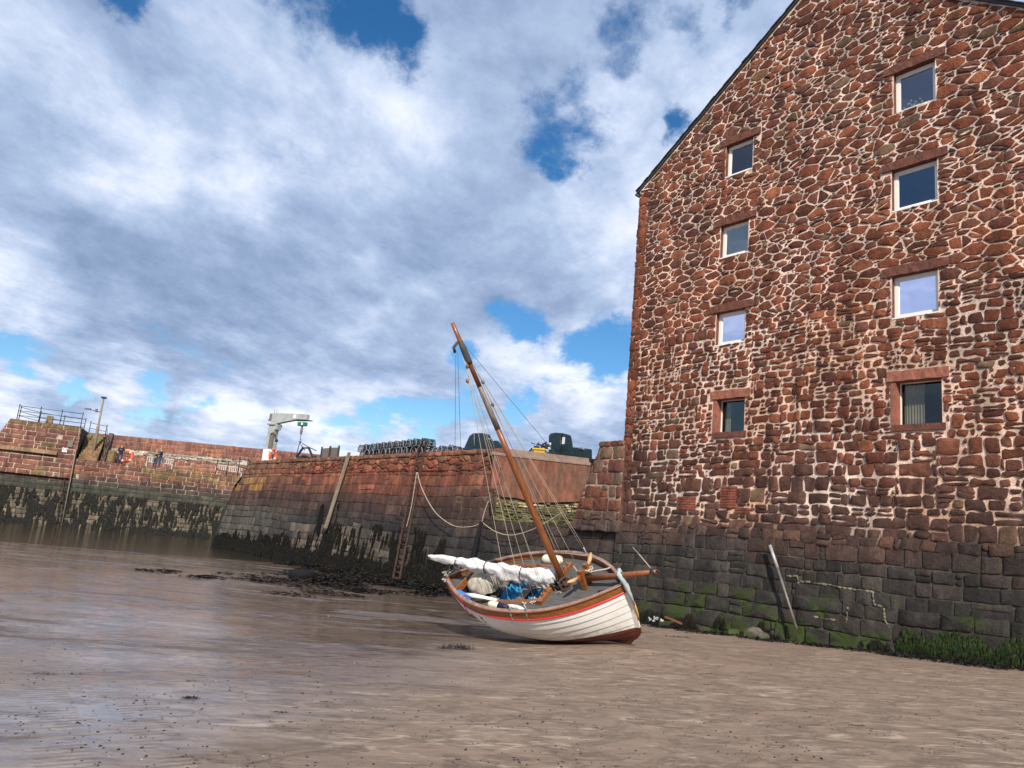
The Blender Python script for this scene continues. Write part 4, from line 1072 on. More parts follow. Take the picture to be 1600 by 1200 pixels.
# ------------------------------------------------------------------ PEOPLE
def person(loc, rz, label, topm, pose, hgt=1.74, scale=1.0):
    e = empty('person', label, 'person', loc, rz)
    k = hgt/1.74
    V_ = []; Ed = []; Rr = []
    def add(p, r, parent=None):
        V_.append(Vector(p)*k); Rr.append((r[0]*k, r[1]*k) if isinstance(r, tuple) else (r*k, r*k))
        if parent is not None: Ed.append((parent, len(V_)-1))
        return len(V_)-1
    pel = add((0, 0, .95), (.19, .14)); wa = add((0, .0, 1.12), (.185, .14), pel); ch = add((0, -.01, 1.33), (.215, .15), wa); ne0 = add((0, 0, 1.46), (.085, .075), ch); ne = add((0, -.01, 1.53), .055, ne0)
    hd = add((0, -.02, 1.62), (.078, .09), ne); hd2 = add((0, -.015, 1.70), (.072, .085), hd)
    nose = add((0, -.115, 1.625), .016, hd)
    for s, arm in ((-1, pose['l']), (1, pose['r'])):
        hip = add((s*.095, 0, .88), .11, pel); kn = add((s*.11, pose.get('kn', -.03), .49), .078, hip); an = add((s*.115, .02, .10), .043, kn); fo = add((s*.125, -.06, .045), .042, an); te = add((s*.135, -.15, .03), .032, fo)
        sh = add((s*.20, 0, 1.42), .075, ne0); el = add(arm[0], .06, sh); wr = add(arm[1], .03, el)
        d = (Vector(arm[1])-Vector(arm[0])).normalized(); hp = add(Vector(arm[1])+d*.06, (.036, .022), wr)
        side = d.cross(Vector((0, 0, 1))); side = side.normalized() if side.length > .1 else Vector((1, 0, 0))
        for f in range(4):
            o = side*((f-1.5)*.018); a = add(Vector(arm[1])+d*.10+o, .009, hp); add(Vector(arm[1])+d*(.15+.012*(1-abs(f-1.5)))+o+Vector((0, 0, -.02)), .007, a)
        add(Vector(arm[1])+d*.06+side*.045, .01, hp)
    me = bpy.data.meshes.new('body'); me.from_pydata(V_, Ed, []); me.update()
    o = bpy.data.objects.new('body', me); C.objects.link(o)
    o.modifiers.new('skin', 'SKIN'); sv = me.skin_vertices[0].data
    for i, r in enumerate(Rr): sv[i].radius = r
    sv[0].use_root = True
    ss_ = o.modifiers.new('s', 'SUBSURF'); ss_.levels = 1; ss_.render_levels = 1
    dg = bpy.context.evaluated_depsgraph_get(); nm = bpy.data.meshes.new_from_object(o.evaluated_get(dg)); o.modifiers.clear(); o.data = nm
    nm.materials.clear()
    for m_ in (SKIN, topm, JEANS, BLACKI): nm.materials.append(m_)
    wr_z = [(Vector(pose[a][1])*k) for a in 'lr']
    for f in nm.polygons:
        c = f.center; f.use_smooth = True
        if c.z > 1.50*k: f.material_index = 0
        elif any((c-w).length < .075*k or (c-w-((w-Vector(pose[a][0])*k).normalized()*.1)).length < .09*k for a, w in zip('lr', wr_z)): f.material_index = 0
        elif c.z > .90*k: f.material_index = 1
        elif c.z > .075*k: f.material_index = 2
        else: f.material_index = 3
    o.parent = e
    h = MB(); h.grid(lambda i, j: Vector((.092*math.sin(math.pi*.56*i/6)*math.cos(2*math.pi*j/12), .015+.105*math.sin(math.pi*.56*i/6)*math.sin(2*math.pi*j/12), 1.665+.10*math.cos(math.pi*.56*i/6)))*k, 7, 12, closev=True)
    h.build('hair', pose.get('hair', HAIR), e)
    return e
def ppos(px, py, back): s_, _ = ps(px, py, back); return pp(s_, WALK, back)
person(ppos(186, 722, -.35), R(35), 'lone person in a dark navy jacket standing by the lifebuoy, hands raised to the chest', JKT, {'l': ((-.26, -.05, 1.16), (-.10, -.26, 1.24)), 'r': ((.26, -.05, 1.16), (.10, -.27, 1.28))}, 1.72)
person(ppos(241, 728, -.35), R(60), 'person in a tan jacket and jeans, left one of the embracing couple', JKT2, {'l': ((-.27, -.12, 1.22), (-.10, -.36, 1.34)), 'r': ((.27, -.12, 1.20), (.12, -.36, 1.20)), 'hair': mat('fair hair', (.30, .21, .12), .8)}, 1.66)
person(ppos(248.5, 729, -.3), R(-65), 'person in a dark jacket and jeans, right one of the embracing couple', JKT, {'l': ((-.26, -.14, 1.25), (-.08, -.38, 1.36)), 'r': ((.26, -.12, 1.2), (.10, -.36, 1.15))}, 1.80)

def lifebuoy(c, nrm, r, label):
    nrm = Vector(nrm).normalized(); u = nrm.cross(Vector((0, 0, 1))).normalized(); v = u.cross(nrm)
    e = empty('lifebuoy', label, 'lifebuoy', c)
    K = 28; m = MB(); m.tube([Vector(c)+(u*math.cos(q*2*math.pi/K)+v*math.sin(q*2*math.pi/K))*r for q in range(K)], r*.24, 10, closed=True); link_world(m.build('ring', ORANGE), e)
    for k in range(4):
        m = MB(); a0 = k*math.pi/2+.5; m.tube([Vector(c)+(u*math.cos(a0+j*.07)+v*math.sin(a0+j*.07))*r for j in range(4)], r*.265, 10); link_world(m.build('white_band', WHITE), e)
    return e
lifebuoy(ppos(197, 713, -1.9)+Vector((0, 0, .80)), N_, .50, 'orange lifebuoy with white bands hung on the pier parapet')

# ------------------------------------------------------------------ CRANE AND QUAY CLUTTER
def qt(px, py, back):      # point on the quay top plane column, at distance back from the edge
    v = ray(px, py); D = 19.4+back; P = v*(D/v.dot(NIN)); return P+EYE
def build_crane():
    back = 1.4
    b0 = qt(420.5, 716, back); b0.z = QTOP-.02; t0 = qt(434, 664, back); t0.x, t0.y = b0.x, b0.y
    e = empty('quay_crane', 'grey jib crane with a green electric hoist on the quay top', 'crane', b0)
    Z = Vector((0, 0, 1)); ax = (-DW*.92+NIN*.38).normalized(); ay = Z.cross(ax); rot = Matrix((ax, ay, Z)).transposed()
    H = t0.z-b0.z
    m = MB(); m.box(b0+Z*H/2, (.62, .55, H), rot, taper=.86); link_world(m.build('pedestal', CRANEG, bevel=.03), e)
    m = MB(); m.box(b0+Z*(H+.06), (.75, .7, .12), rot); m.box(b0+Z*(H-.15)+ax*.28, (.4, .4, .34), rot, taper=1.3); link_world(m.build('slew_head', CRANEG, bevel=.02), e)
    # boom
    m = MB(); L = 3.0; y = .17
    pr = [(-.3, .12), (.35, .12), (L*.72, .42), (L, .40), (L, .78), (.1, .86), (-.3, .8)]
    m.prism([b0+ax*a+ay*y+Z*(H+h) for a, h in pr], -ay*2*y); link_world(m.build('boom', CRANEG, bevel=.02), e)
    m = MB(); m.box(b0+ax*(L*.9)+Z*(H+.36), (1.4, .2, .05), rot); link_world(m.build('boom_rail', BLACKI), e)
    m = MB(); m.box(b0+ax*1.95-ay*(y+.01)+Z*(H+.61), (.26, .02, .26), rot); link_world(m.build('boom_plate', WHITE), e)
    m = MB(); 
    for dx in (-.2, .05): m.tube([b0+ax*dx+Z*(H+.8), b0+ax*dx+Z*(H+1.15)], .015, 5)
    m.box(b0-ax*.28+Z*(H+.55), (.2, .4, .5), rot); m.tube([b0-ax*.4+Z*(H+.3)-ay*.2, b0-ax*.4+Z*(H+.85)+ay*.1], .05, 6); link_world(m.build('motor_box', GREYWOOD), e)
    m = MB(); hx = 2.6; hp = b0+ax*hx+Z*(H+.12); m.box(hp, (.68, .3, .26), rot); hz = link_world(m.build('hoist', HOISTG, bevel=.04), e)
    m = MB(); m.box(hp-ay*.16+ax*.1, (.14, .01, .16), rot); o = m.build('hoist_label', WHITE); o.parent = hz
    m = MB(); m.tube([hp-Z*.13, hp-Z*.5, hp-Z*.72], [.07, .09, .05], 8); link_world(m.build('chain_bag', GREYWOOD), e)
    m = MB(); m.tube([hp-Z*.7, hp-Z*1.05], .02, 6); m.tube([hp-Z*1.05+Vector((.08*math.sin(a), 0, -.08+.08*math.cos(a))) for a in [i*.5 for i in range(10)]], .025, 6); link_world(m.build('hook', BLACKI), e)
    # control bracket with a dark ball weight
    m = MB(); m.tube([b0+ax*.2+Z*(H-.65)-ay*.3, b0+ax*.45+Z*(H-.55)-ay*.3, b0+ax*.62+Z*(H-.72)-ay*.3], .09, 7); m.tube([b0+ax*.6+Z*(H-.6)-ay*.3, b0+ax*.72+Z*(H-1.0)-ay*.3], .02, 5); m.box(b0+ax*.22+Z*(H-1.1)-ay*.3, (.3, .08, 1.0), rot); link_world(m.build('cable_bracket', GREYWOOD), e)
    m = MB(); m.ball(b0+ax*.74+Z*(H-1.1)-ay*.3, .12); link_world(m.build('weight', NAVY), e)
    m = MB(); m.box(b0+ax*.16-ay*.40+Z*.50, (.72, .16, 1.0), rot); cab = link_world(m.build('control_cabinet', WHITE, bevel=.02), e)
    m = MB(); m.box(b0+ax*.16-ay*.485+Z*.52, (.4, .01, .55), rot); m.box(b0+ax*.16-ay*.485+Z*.93, (.5, .012, .03), rot); o = m.build('door_panel', FRAMEW); o.parent = cab
    # slung load: ropes and dark grapple
    hk = hp-Z*1.22
    g = empty('lifting_sling', 'dark rope sling hanging from the crane hook over a heap of gear', 'sling', hk)
    for tgt in (qt(463, 711, back+.2), qt(494, 704, back), qt(476, 703, back)):
        m = MB(); m.tube([hk, hk.lerp(tgt, .5)-Z*.04, tgt], .03, 6); link_world(m.build('rope', BLACKI), g)
    m = MB(); q = qt(478, 700, back); m.box(q, (.6, .15, .08), rot)
    for dx in (-1, 1): m.bar(q+ax*dx*.25, q+ax*dx*.7-Z*.6, .1, .1)
    link_world(m.build('spreader_bar', BLACKI), g)
    hp_ = empty('gear_heap', 'low dark heap of nets and gear under the crane hook', 'net heap', qt(480, 712, back)); m = MB(); rnd = random.Random(3)
    c = qt(479, 708, back+.2); c.z = QTOP
    for k in range(60):
        a = c+DW*rnd.uniform(-.9, .9)+NIN*rnd.uniform(-.3, .3)+Z*rnd.uniform(.0, .45); m.tube([a, a+Vector((rnd.uniform(-.4, .4), rnd.uniform(-.4, .4), rnd.uniform(-.15, .1)))], rnd.uniform(.03, .08), 5)
    link_world(m.build('gear', NET), hp_)
    lifebuoy(b0+ax*.62-ay*.32+Z*.62, (ax*.97+ay*.25), .38, 'orange lifebuoy hung on the side of the crane cabinet')
build_crane()
ROTW = Matrix((DW, NIN, Vector((0, 0, 1)))).transposed(); ZV = Vector((0, 0, 1))

def crate_panels():
    c = qt(515, 712, .5); c.z = QTOP
    e = empty('timber_barrier', 'low barrier of two grey weathered plank panels on the quay edge', 'barrier', c)
    for dx in (.0, -1.1):
        m = MB()
        for k in range(6): m.box(c+DW*(.55+dx-.5+.17*k)+ZV*.33, (.155, .05, .62), ROTW, jit=.006)
        link_world(m.build('panel', GREYWOOD), e)
        for q in (-.55, .5):
            m = MB(); m.box(c+DW*(.52+dx+q)+ZV*.36-NIN*.05, (.07, .07, .75), ROTW); link_world(m.build('post', DARKWOOD), e)
crate_panels()

def make_pot(loc, rz, label):
    e = empty('lobster_pot', label, 'lobster pot', loc, rz, 'lobster pots stacked on the quay'); L, W_, H = .85, .58, .50
    def arch(x, ww=W_, hh=H): return [(x, ww/2*math.cos(a), .02+hh*math.sin(a)**.75) for a in [math.pi*k/10 for k in range(11)]]
    m = MB()
    for x in (-L/2, 0, L/2):
        m.tube(arch(x), .030, 6)
    for x in (-L/2, L/2): m.tube([(x, -W_/2, .02), (x, W_/2, .02)], .02, 5)
    m.build('hoop_frame', NETL, e)
    m = MB()
    for a in (0, .25, .5, .75, 1): 
        y, z = W_/2*math.cos(math.pi*a), .02+H*math.sin(math.pi*a)**.75; m.tube([(-L/2, y, z), (L/2, y, z)], .018, 5)
    m.box((0, 0, .03), (L, W_, .03)); m.build('base', BLACKI, e)
    m = MB()
    K = 9
    for k in range(K): 
        x = -L/2+L*(k+.5)/K; m.tube(arch(x, W_-.02, H-.01), .013, 4, cap=False)
    for k in range(1, 11): 
        a = math.pi*k/11; m.tube([(-L/2, (W_-.02)/2*math.cos(a), .02+(H-.01)*math.sin(a)**.75), (L/2, (W_-.02)/2*math.cos(a), .02+(H-.01)*math.sin(a)**.75)], .013, 4, cap=False)
    for x in (-L/2, L/2):
        for k in range(1, 6):
            y = -W_/2+W_*k/6; m.tube([(x, y, .02), (x, y, H*.9*math.sqrt(max(0, 1-(2*y/W_)**2)))], .008, 4)
        for z in (.15, .28, .4): w2 = W_/2*math.sqrt(max(.05, 1-(z/H)**2)); m.tube([(x, -w2, z), (x, w2, z)], .008, 4)
    m.tube([(-L*.3, 0, .2), (0, .05, .25), (L*.3, 0, .2)], [.1, .06, .1], 7)
    m.build('netting', NET, e)
    return e
def dup(root, loc, rz, label, tilt=0):
    r = root.copy(); C.objects.link(r); r.scale = (.72,)*3; r.location = loc; r.rotation_euler = (tilt, 0, rz); r['label'] = label
    for ch in list(root.children):
        c = ch.copy(); C.objects.link(c); c.parent = r
    return r
pot_rows = []
s0, s1 = 37.2, 30.9
ANGW = math.atan2(DW.y, DW.x)
NB, NT = 11, 11
for k in range(NB):
    s = s0-.35-(s0-s1-.7)*k/(NB-1); pot_rows.append((s, 0, k, 'b'))
for k in range(NT):
    s = s0-.1-(s0-s1-.25)*k/(NT-1); pot_rows.append((s, .36+.016*k, k, 't'))
ordn = ['first', 'second', 'third', 'fourth', 'fifth', 'sixth', 'seventh', 'eighth', 'ninth', 'tenth', 'last']
rp = random.Random(9); pot0 = None
for s, dz, k, row in pot_rows:
    lab = ('black netted lobster pot in the %s layer of the stack, %s from the left' % ('lower' if row == 'b' else 'upper', ordn[k]))
    loc = wp(s, QTOP+dz*.78, 0, 20.05+rp.uniform(-.05, .05)); rz = ANGW+R(90)+rp.uniform(-.22, .22) + (R(0))
    if pot0 is None: pot0 = make_pot(loc, rz, lab); pot0.scale = (.72,)*3
    else: dup(pot0, loc, rz, lab)
a = qt(680, 704, .9); a.z = QTOP; dup(pot0, a, ANGW+.15, 'single lobster pot partly hidden behind the rusty ladder hoop')
a = qt(697, 704, .8); a.z = QTOP; dup(pot0, a, ANGW+R(80), 'lobster pot on its own, left of the pair beside the dark cover')
a = qt(711, 704, .8); a.z = QTOP; dup(pot0, a, ANGW+R(95), 'lobster pot standing against the left end of the dark boat cover')

def lathe_cover(name, label, cat, parts):
    pass
def covered_boats():
    BK = Vector((.08, .997, 0))
    # boat under a dark green cover beside the pots
    c = qt(754, 702, 1.6); c.z = QTOP
    e = empty('covered_boat', 'boat wheelhouse and bow wrapped in a dark green cover beside the lobster pots', 'boat', c)
    S = lambda px, py: qt(px, py, 1.6)
    def solid(pxs, dep, off=0.0, smooth=.06):
        m = MB(); P = [S(*q)-BK*off for q in pxs]; m.prism(P, BK*dep); return m
    m = solid([(725, 699), (733, 681), (739, 676.5), (752, 676), (764, 678.5), (769, 686), (772, 703), (724, 702)], 1.5); link_world(m.build('wheelhouse_cover', TARPG, bevel=.12), e)
    m = solid([(764, 703), (766, 692), (772, 687.5), (779, 689), (787, 699), (788, 705)], 1.2, .1); link_world(m.build('bow_cover', TARPG, bevel=.1), e)
    m = solid([(719, 700), (787, 703), (788, 706.5), (718, 704)], 2.0, .25); link_world(m.build('gunwale', TARPG, bevel=.04), e)
    m = MB(); m.tube([S(741, 677)-BK*.05, S(741.5, 697)-BK*.06], .022, 5); m.tube([S(759, 690)-BK*.28, S(763, 687)-BK*.28, S(768, 687)-BK*.2], .03, 5); link_world(m.build('seam', NETL), e)
    # cabin boat on the right
    c = qt(885, 714, 3.0); c.z = QTOP-.05
    e = empty('cabin_boat', 'small dark green cabin boat on the quay beside the corner buttress', 'boat', c)
    S2 = lambda px, py: qt(px, py, 3.2)
    m = MB(); m.prism([S2(*q) for q in [(857, 711), (857.5, 680), (860, 677), (868, 675.5), (880, 676.5), (891, 679.5), (893, 683), (895.5, 699), (896, 714)]], BK*1.6); cb = link_world(m.build('cabin', TARPG, bevel=.08), e)
    m = MB(); m.prism([S2(*q)-BK*.05 for q in [(854, 706), (895, 707), (895, 698.5), (915, 700.5), (925, 702), (925, 722), (856, 719)]], BK*1.9); link_world(m.build('hull', TARPG, bevel=.05), e)
    for q in ((858.7, 697), (880.5, 688.5)):
        m = MB(); p = S2(*q)-BK*.03; w = .09; m.prism([p+DW*w-ZV*.15, p-DW*w-ZV*.15, p-DW*w+ZV*.15, p+DW*w+ZV*.15], BK*.02); o = m.build('window', mat('bright window', (.6, .65, .7), .15)); o.parent = cb
    m = MB(); m.tube([S2(875.5, 677)-BK*.04, S2(875, 712)-BK*.06], .03, 5); link_world(m.build('door_seam', BLACKI), e)
    m = MB(); m.tube([S2(905, 702)-BK*.1, S2(909, 701)-BK*.1, S2(913, 702.5)-BK*.1], .05, 6); link_world(m.build('cleat', NETL), e)
    # yellow box with net gear
    c = qt(842, 712, 1.9); c.z = QTOP
    e = empty('fish_box', 'bright yellow plastic fish box on the slab left of the cabin boat', 'box', c)
    m = MB(); S3 = lambda px, py: qt(px, py, 2.2)
    m.prism([S3(*q) for q in [(833, 713), (834, 700), (851, 701.5), (851.5, 714)]], BK*.8); link_world(m.build('tub', YELLOW, bevel=.02), e)
    m = MB(); m.prism([S3(*q)-BK*.05 for q in [(831.5, 702.5), (832, 699.5), (852.5, 701), (852.5, 704)]], BK*.9); link_world(m.build('rim', YELLOW, bevel=.02), e)
    m = MB(); rnd = random.Random(5); cc = qt(845, 700, 2.6)
    for k in range(40):
        a_ = cc+DW*rnd.uniform(-.45, .45)+NIN*rnd.uniform(-.2, .2)+ZV*rnd.uniform(-.25, .15); m.tube([a_, a_+Vector((rnd.uniform(-.2, .2), rnd.uniform(-.2, .2), rnd.uniform(-.1, .1)))], rnd.uniform(.02, .05), 5)
    tag(m.build('net_bundle', NET), 'dark bundle of netting heaped behind the yellow fish box', 'net')
covered_boats()

def fixtures():
    # timber fender post
    a, b = ws(545, 700, 19.15), ws(516, 826, 18.9)
    m = MB(); A, B = wp(a[0], QTOP+.18, 0, 19.22), wp(b[0], b[1], 0, 18.62)
    m.bar(A, B, .15, .15, up=-NIN); tag(m.build('fender_post', POSTWOOD, bevel=.02), 'long bleached timber post leaning on the quay wall left of the ladder', 'post')
    # rusty ladder
    t, bt = ws(660, 712, 19.3), ws(618, 900, 18.5)
    e = empty('quay_ladder', 'tall rusty iron ladder running down the quay wall into the weed', 'ladder', wp(bt[0], 0, 0, 18.6))
    tops = wp(t[0], QTOP, .20, qD(QTOP)); bots = wp(bt[0], -.55, .20, qD(-.55)); w = DW*.27
    for sg, nm in ((1, 0), (-1, 1)):
        m = MB(); m.bar(tops+w*sg+ZV*.0, bots+w*sg, .05, .07, up=-NIN); link_world(m.build('stile', RUST), e)
    n_ = 24
    for k in range(n_):
        m = MB(); p = tops.lerp(bots, (k+.5)/n_); m.tube([p-w, p+w], .02, 6); link_world(m.build('rung', RUST), e)
    m = MB(); q = tops+ZV*.0
    p1, p2, p3, p4 = q+w*.9, q+w*.9+ZV*.62+NIN*.15-DW*.1, q-w*1.3+ZV*.48+NIN*.15, q-w*.9
    m.tube([p1, p2, p3, p4], .045, 7); link_world(m.build('hoop', RUST), e)
    # rope swags
    def rope(name, pts, r, label, m_=ROPE, sag=None):
        m = MB(); m.tube(pts, r, 6); tag(m.build(name, m_), label, 'rope')
    def curve(pxs, D=18.6, out=.12, n=10):
        P = []
        for (x, y) in pxs:
            s, h = ws(x, y, D); P.append(wp(s, h, 0, D))
        o = []
        for i in range(len(P)-1):
            p0, p1, p2, p3 = P[max(i-1, 0)], P[i], P[i+1], P[min(i+2, len(P)-1)]
            for k in range(n):
                t_ = k/n; o.append(.5*((2*p1)+(-p0+p2)*t_+(2*p0-5*p1+4*p2-p3)*t_*t_+(-p0+3*p1-3*p2+p3)*t_**3))
        return o+[P[-1]]
    rope('mooring_rope', curve([(652, 738), (660, 765), (680, 800), (708, 821), (735, 823), (752, 817)]), .016, 'cream rope hanging in a curve from the ladder to the dark fender pole')
    rope('mooring_rope', curve([(752, 815), (775, 831), (800, 836), (830, 828), (855, 815), (878, 801)]), .015, 'cream rope sagging right from the top of the dark fender pole')
    rope('mooring_rope', curve([(651, 738), (643, 790), (635, 824)]), .015, 'cream rope hanging straight down the quay ladder')
    rope('mooring_rope', curve([(763, 783), (757, 800), (753, 815)]), .015, 'short pale rope tied above the dark fender pole')
    a, b = curve([(752, 815)], D=18.45)[0], curve([(740, 868)], D=18.3)[0]; m = MB(); m.tube([a, a.lerp(b, .5), b, b+(b-a)*.4], [.07, .10, .11, .1], 9)
    tag(m.build('fender_pole', RUBBER), 'black rubber-clad fender pole against the quay wall behind the stern', 'pole')
    m = MB(); q = curve([(770, 762), (768, 775), (770, 788)], D=18.7); m.tube(q, .04, 6); m.tube(curve([(766, 768), (775, 764)], D=18.7), .03, 5); tag(m.build('mooring_hook', RUST), 'rusty iron mooring hook fixed high on the quay wall near the recess', 'hook')
    m = MB(); m.tube(curve([(893, 788), (893, 806)], D=18.7, n=3), .02, 5); m.tube(curve([(889, 790), (899, 785)], D=18.7, n=3), .03, 5); tag(m.build('mooring_hook', RUST), 'small rusty iron bracket at the foot of the buttress', 'hook')
    # pole leaning by the granary wall
    A = wp(*ws(1203, 852, 18.65), 0, 18.65); B = wp(*ws(1245, 976, 18.45), 0, 18.45)
    e = empty('metal_pole', 'thin grey metal pole leaning on the dark base of the granary wall', 'pole', B)
    m = MB(); m.tube([A, A.lerp(B, .30)], .042, 10); link_world(m.build('upper_sleeve', METALP), e)
    m = MB(); m.tube([A.lerp(B, .30), B-ZV*.1], .033, 10); link_world(m.build('lower_tube', mat('dirty pole', (.16, .14, .12), .5, metal=.2, namp=.3)), e)
    # tyre
    c = atZ(471, 903, -.52); c.z = sand_h(c.x, c.y)+.14; m = MB(); K = 26
    pr = [(-.14, .20), (-.16, .30), (-.13, .42), (0, .45), (.13, .42), (.16, .30), (.14, .20), (0, .24)]
    m.grid(lambda i, j: c+Vector((pr[j][1]*1.15*math.cos(2*math.pi*i/K), pr[j][1]*1.15*math.sin(2*math.pi*i/K), pr[j][0]*1.1)), K, 8, closev=True)
    i0 = len(m.v)-K*8
    for j in range(8): m.F((i0+(K-1)*8+j, i0+j, i0+(j+1) % 8, i0+(K-1)*8+(j+1) % 8), True)
    tag(m.build('tyre', RUBBER), 'old black tyre lying flat on the weed by the quay', 'tyre')
    # rocks
    for (x, y, r, lab, col) in ((1176, 984, .26, 'largest grey angular rock at the foot of the granary wall', (.17, .14, .12)), (1194, 982, .16, 'grey rock touching the right side of the largest one', (.15, .13, .11)), (1146, 985, .16, 'flat pale rock just left of the largest one', (.15, .145, .11)),):
        s, h = ws(x, y, 18.35); c = wp(s, h, 0, 18.35); c.z = sand_h(c.x, c.y)+r*.3; m = MB(); rnd = random.Random(x); m.col = col
        m.grid(lambda i, j: c+Vector((math.sin(math.pi*i/5)*math.cos(2*math.pi*j/7)*1.15, math.sin(math.pi*i/5)*math.sin(2*math.pi*j/7), math.cos(math.pi*i/5)*.8))*r*(rnd.uniform(.75, 1.2) if 0 < i < 5 else 1), 6, 7, closev=True, smooth=False)
        tag(m.build('rock', STONE), lab, 'rock')
    m = MB(); rnd = random.Random(2)
    for k in range(9):
        s, h = ws(1014+rnd.uniform(0, 20), 966+rnd.uniform(-3, 4), 18.3); m.box(wp(s, h, 0, 18.3), (.08, .015, .04), ROTW @ Matrix.Rotation(rnd.uniform(-1, 1), 3, 'Y'), jit=.02)
    tag(m.build('litter', mat('dirty plastic', (.42, .42, .42), .6, namp=.3)), 'scrap of crumpled white plastic litter in the weed right of the bow', 'litter')
    s, h = ws(1050, 969, 18.3); m = MB(); m.bar(wp(s+.25, h+.06, 0, 18.3), wp(s-.35, h-.05, 0, 18.3), .05, .05); tag(m.build('driftwood', mat('red driftwood', (.20, .06, .045), .8)), 'thin reddish stick of driftwood in the weed by the wall', 'driftwood')
    # plant behind the top right window
    e = empty('pot_plant', 'yellow-green potted plant inside the top right window', 'plant', wp(8.2, 13.8, -.25)); m = MB(); rnd = random.Random(8)
    for k in range(60):
        p = wp(8.15+rnd.gauss(0, .12), 13.84+abs(rnd.gauss(0, .09)), -.24-rnd.uniform(0, .12)); m.ball(p, .028, 4, 5)
    link_world(m.build('flowers', mat('yellow flowers', (.55, .50, .20), .7)), e)
    m = MB(); m.tube([wp(8.15, 13.70, -.30), wp(8.15, 13.86, -.30)], [.08, .1], 9); link_world(m.build('pot', BROWNW), e)
fixtures()

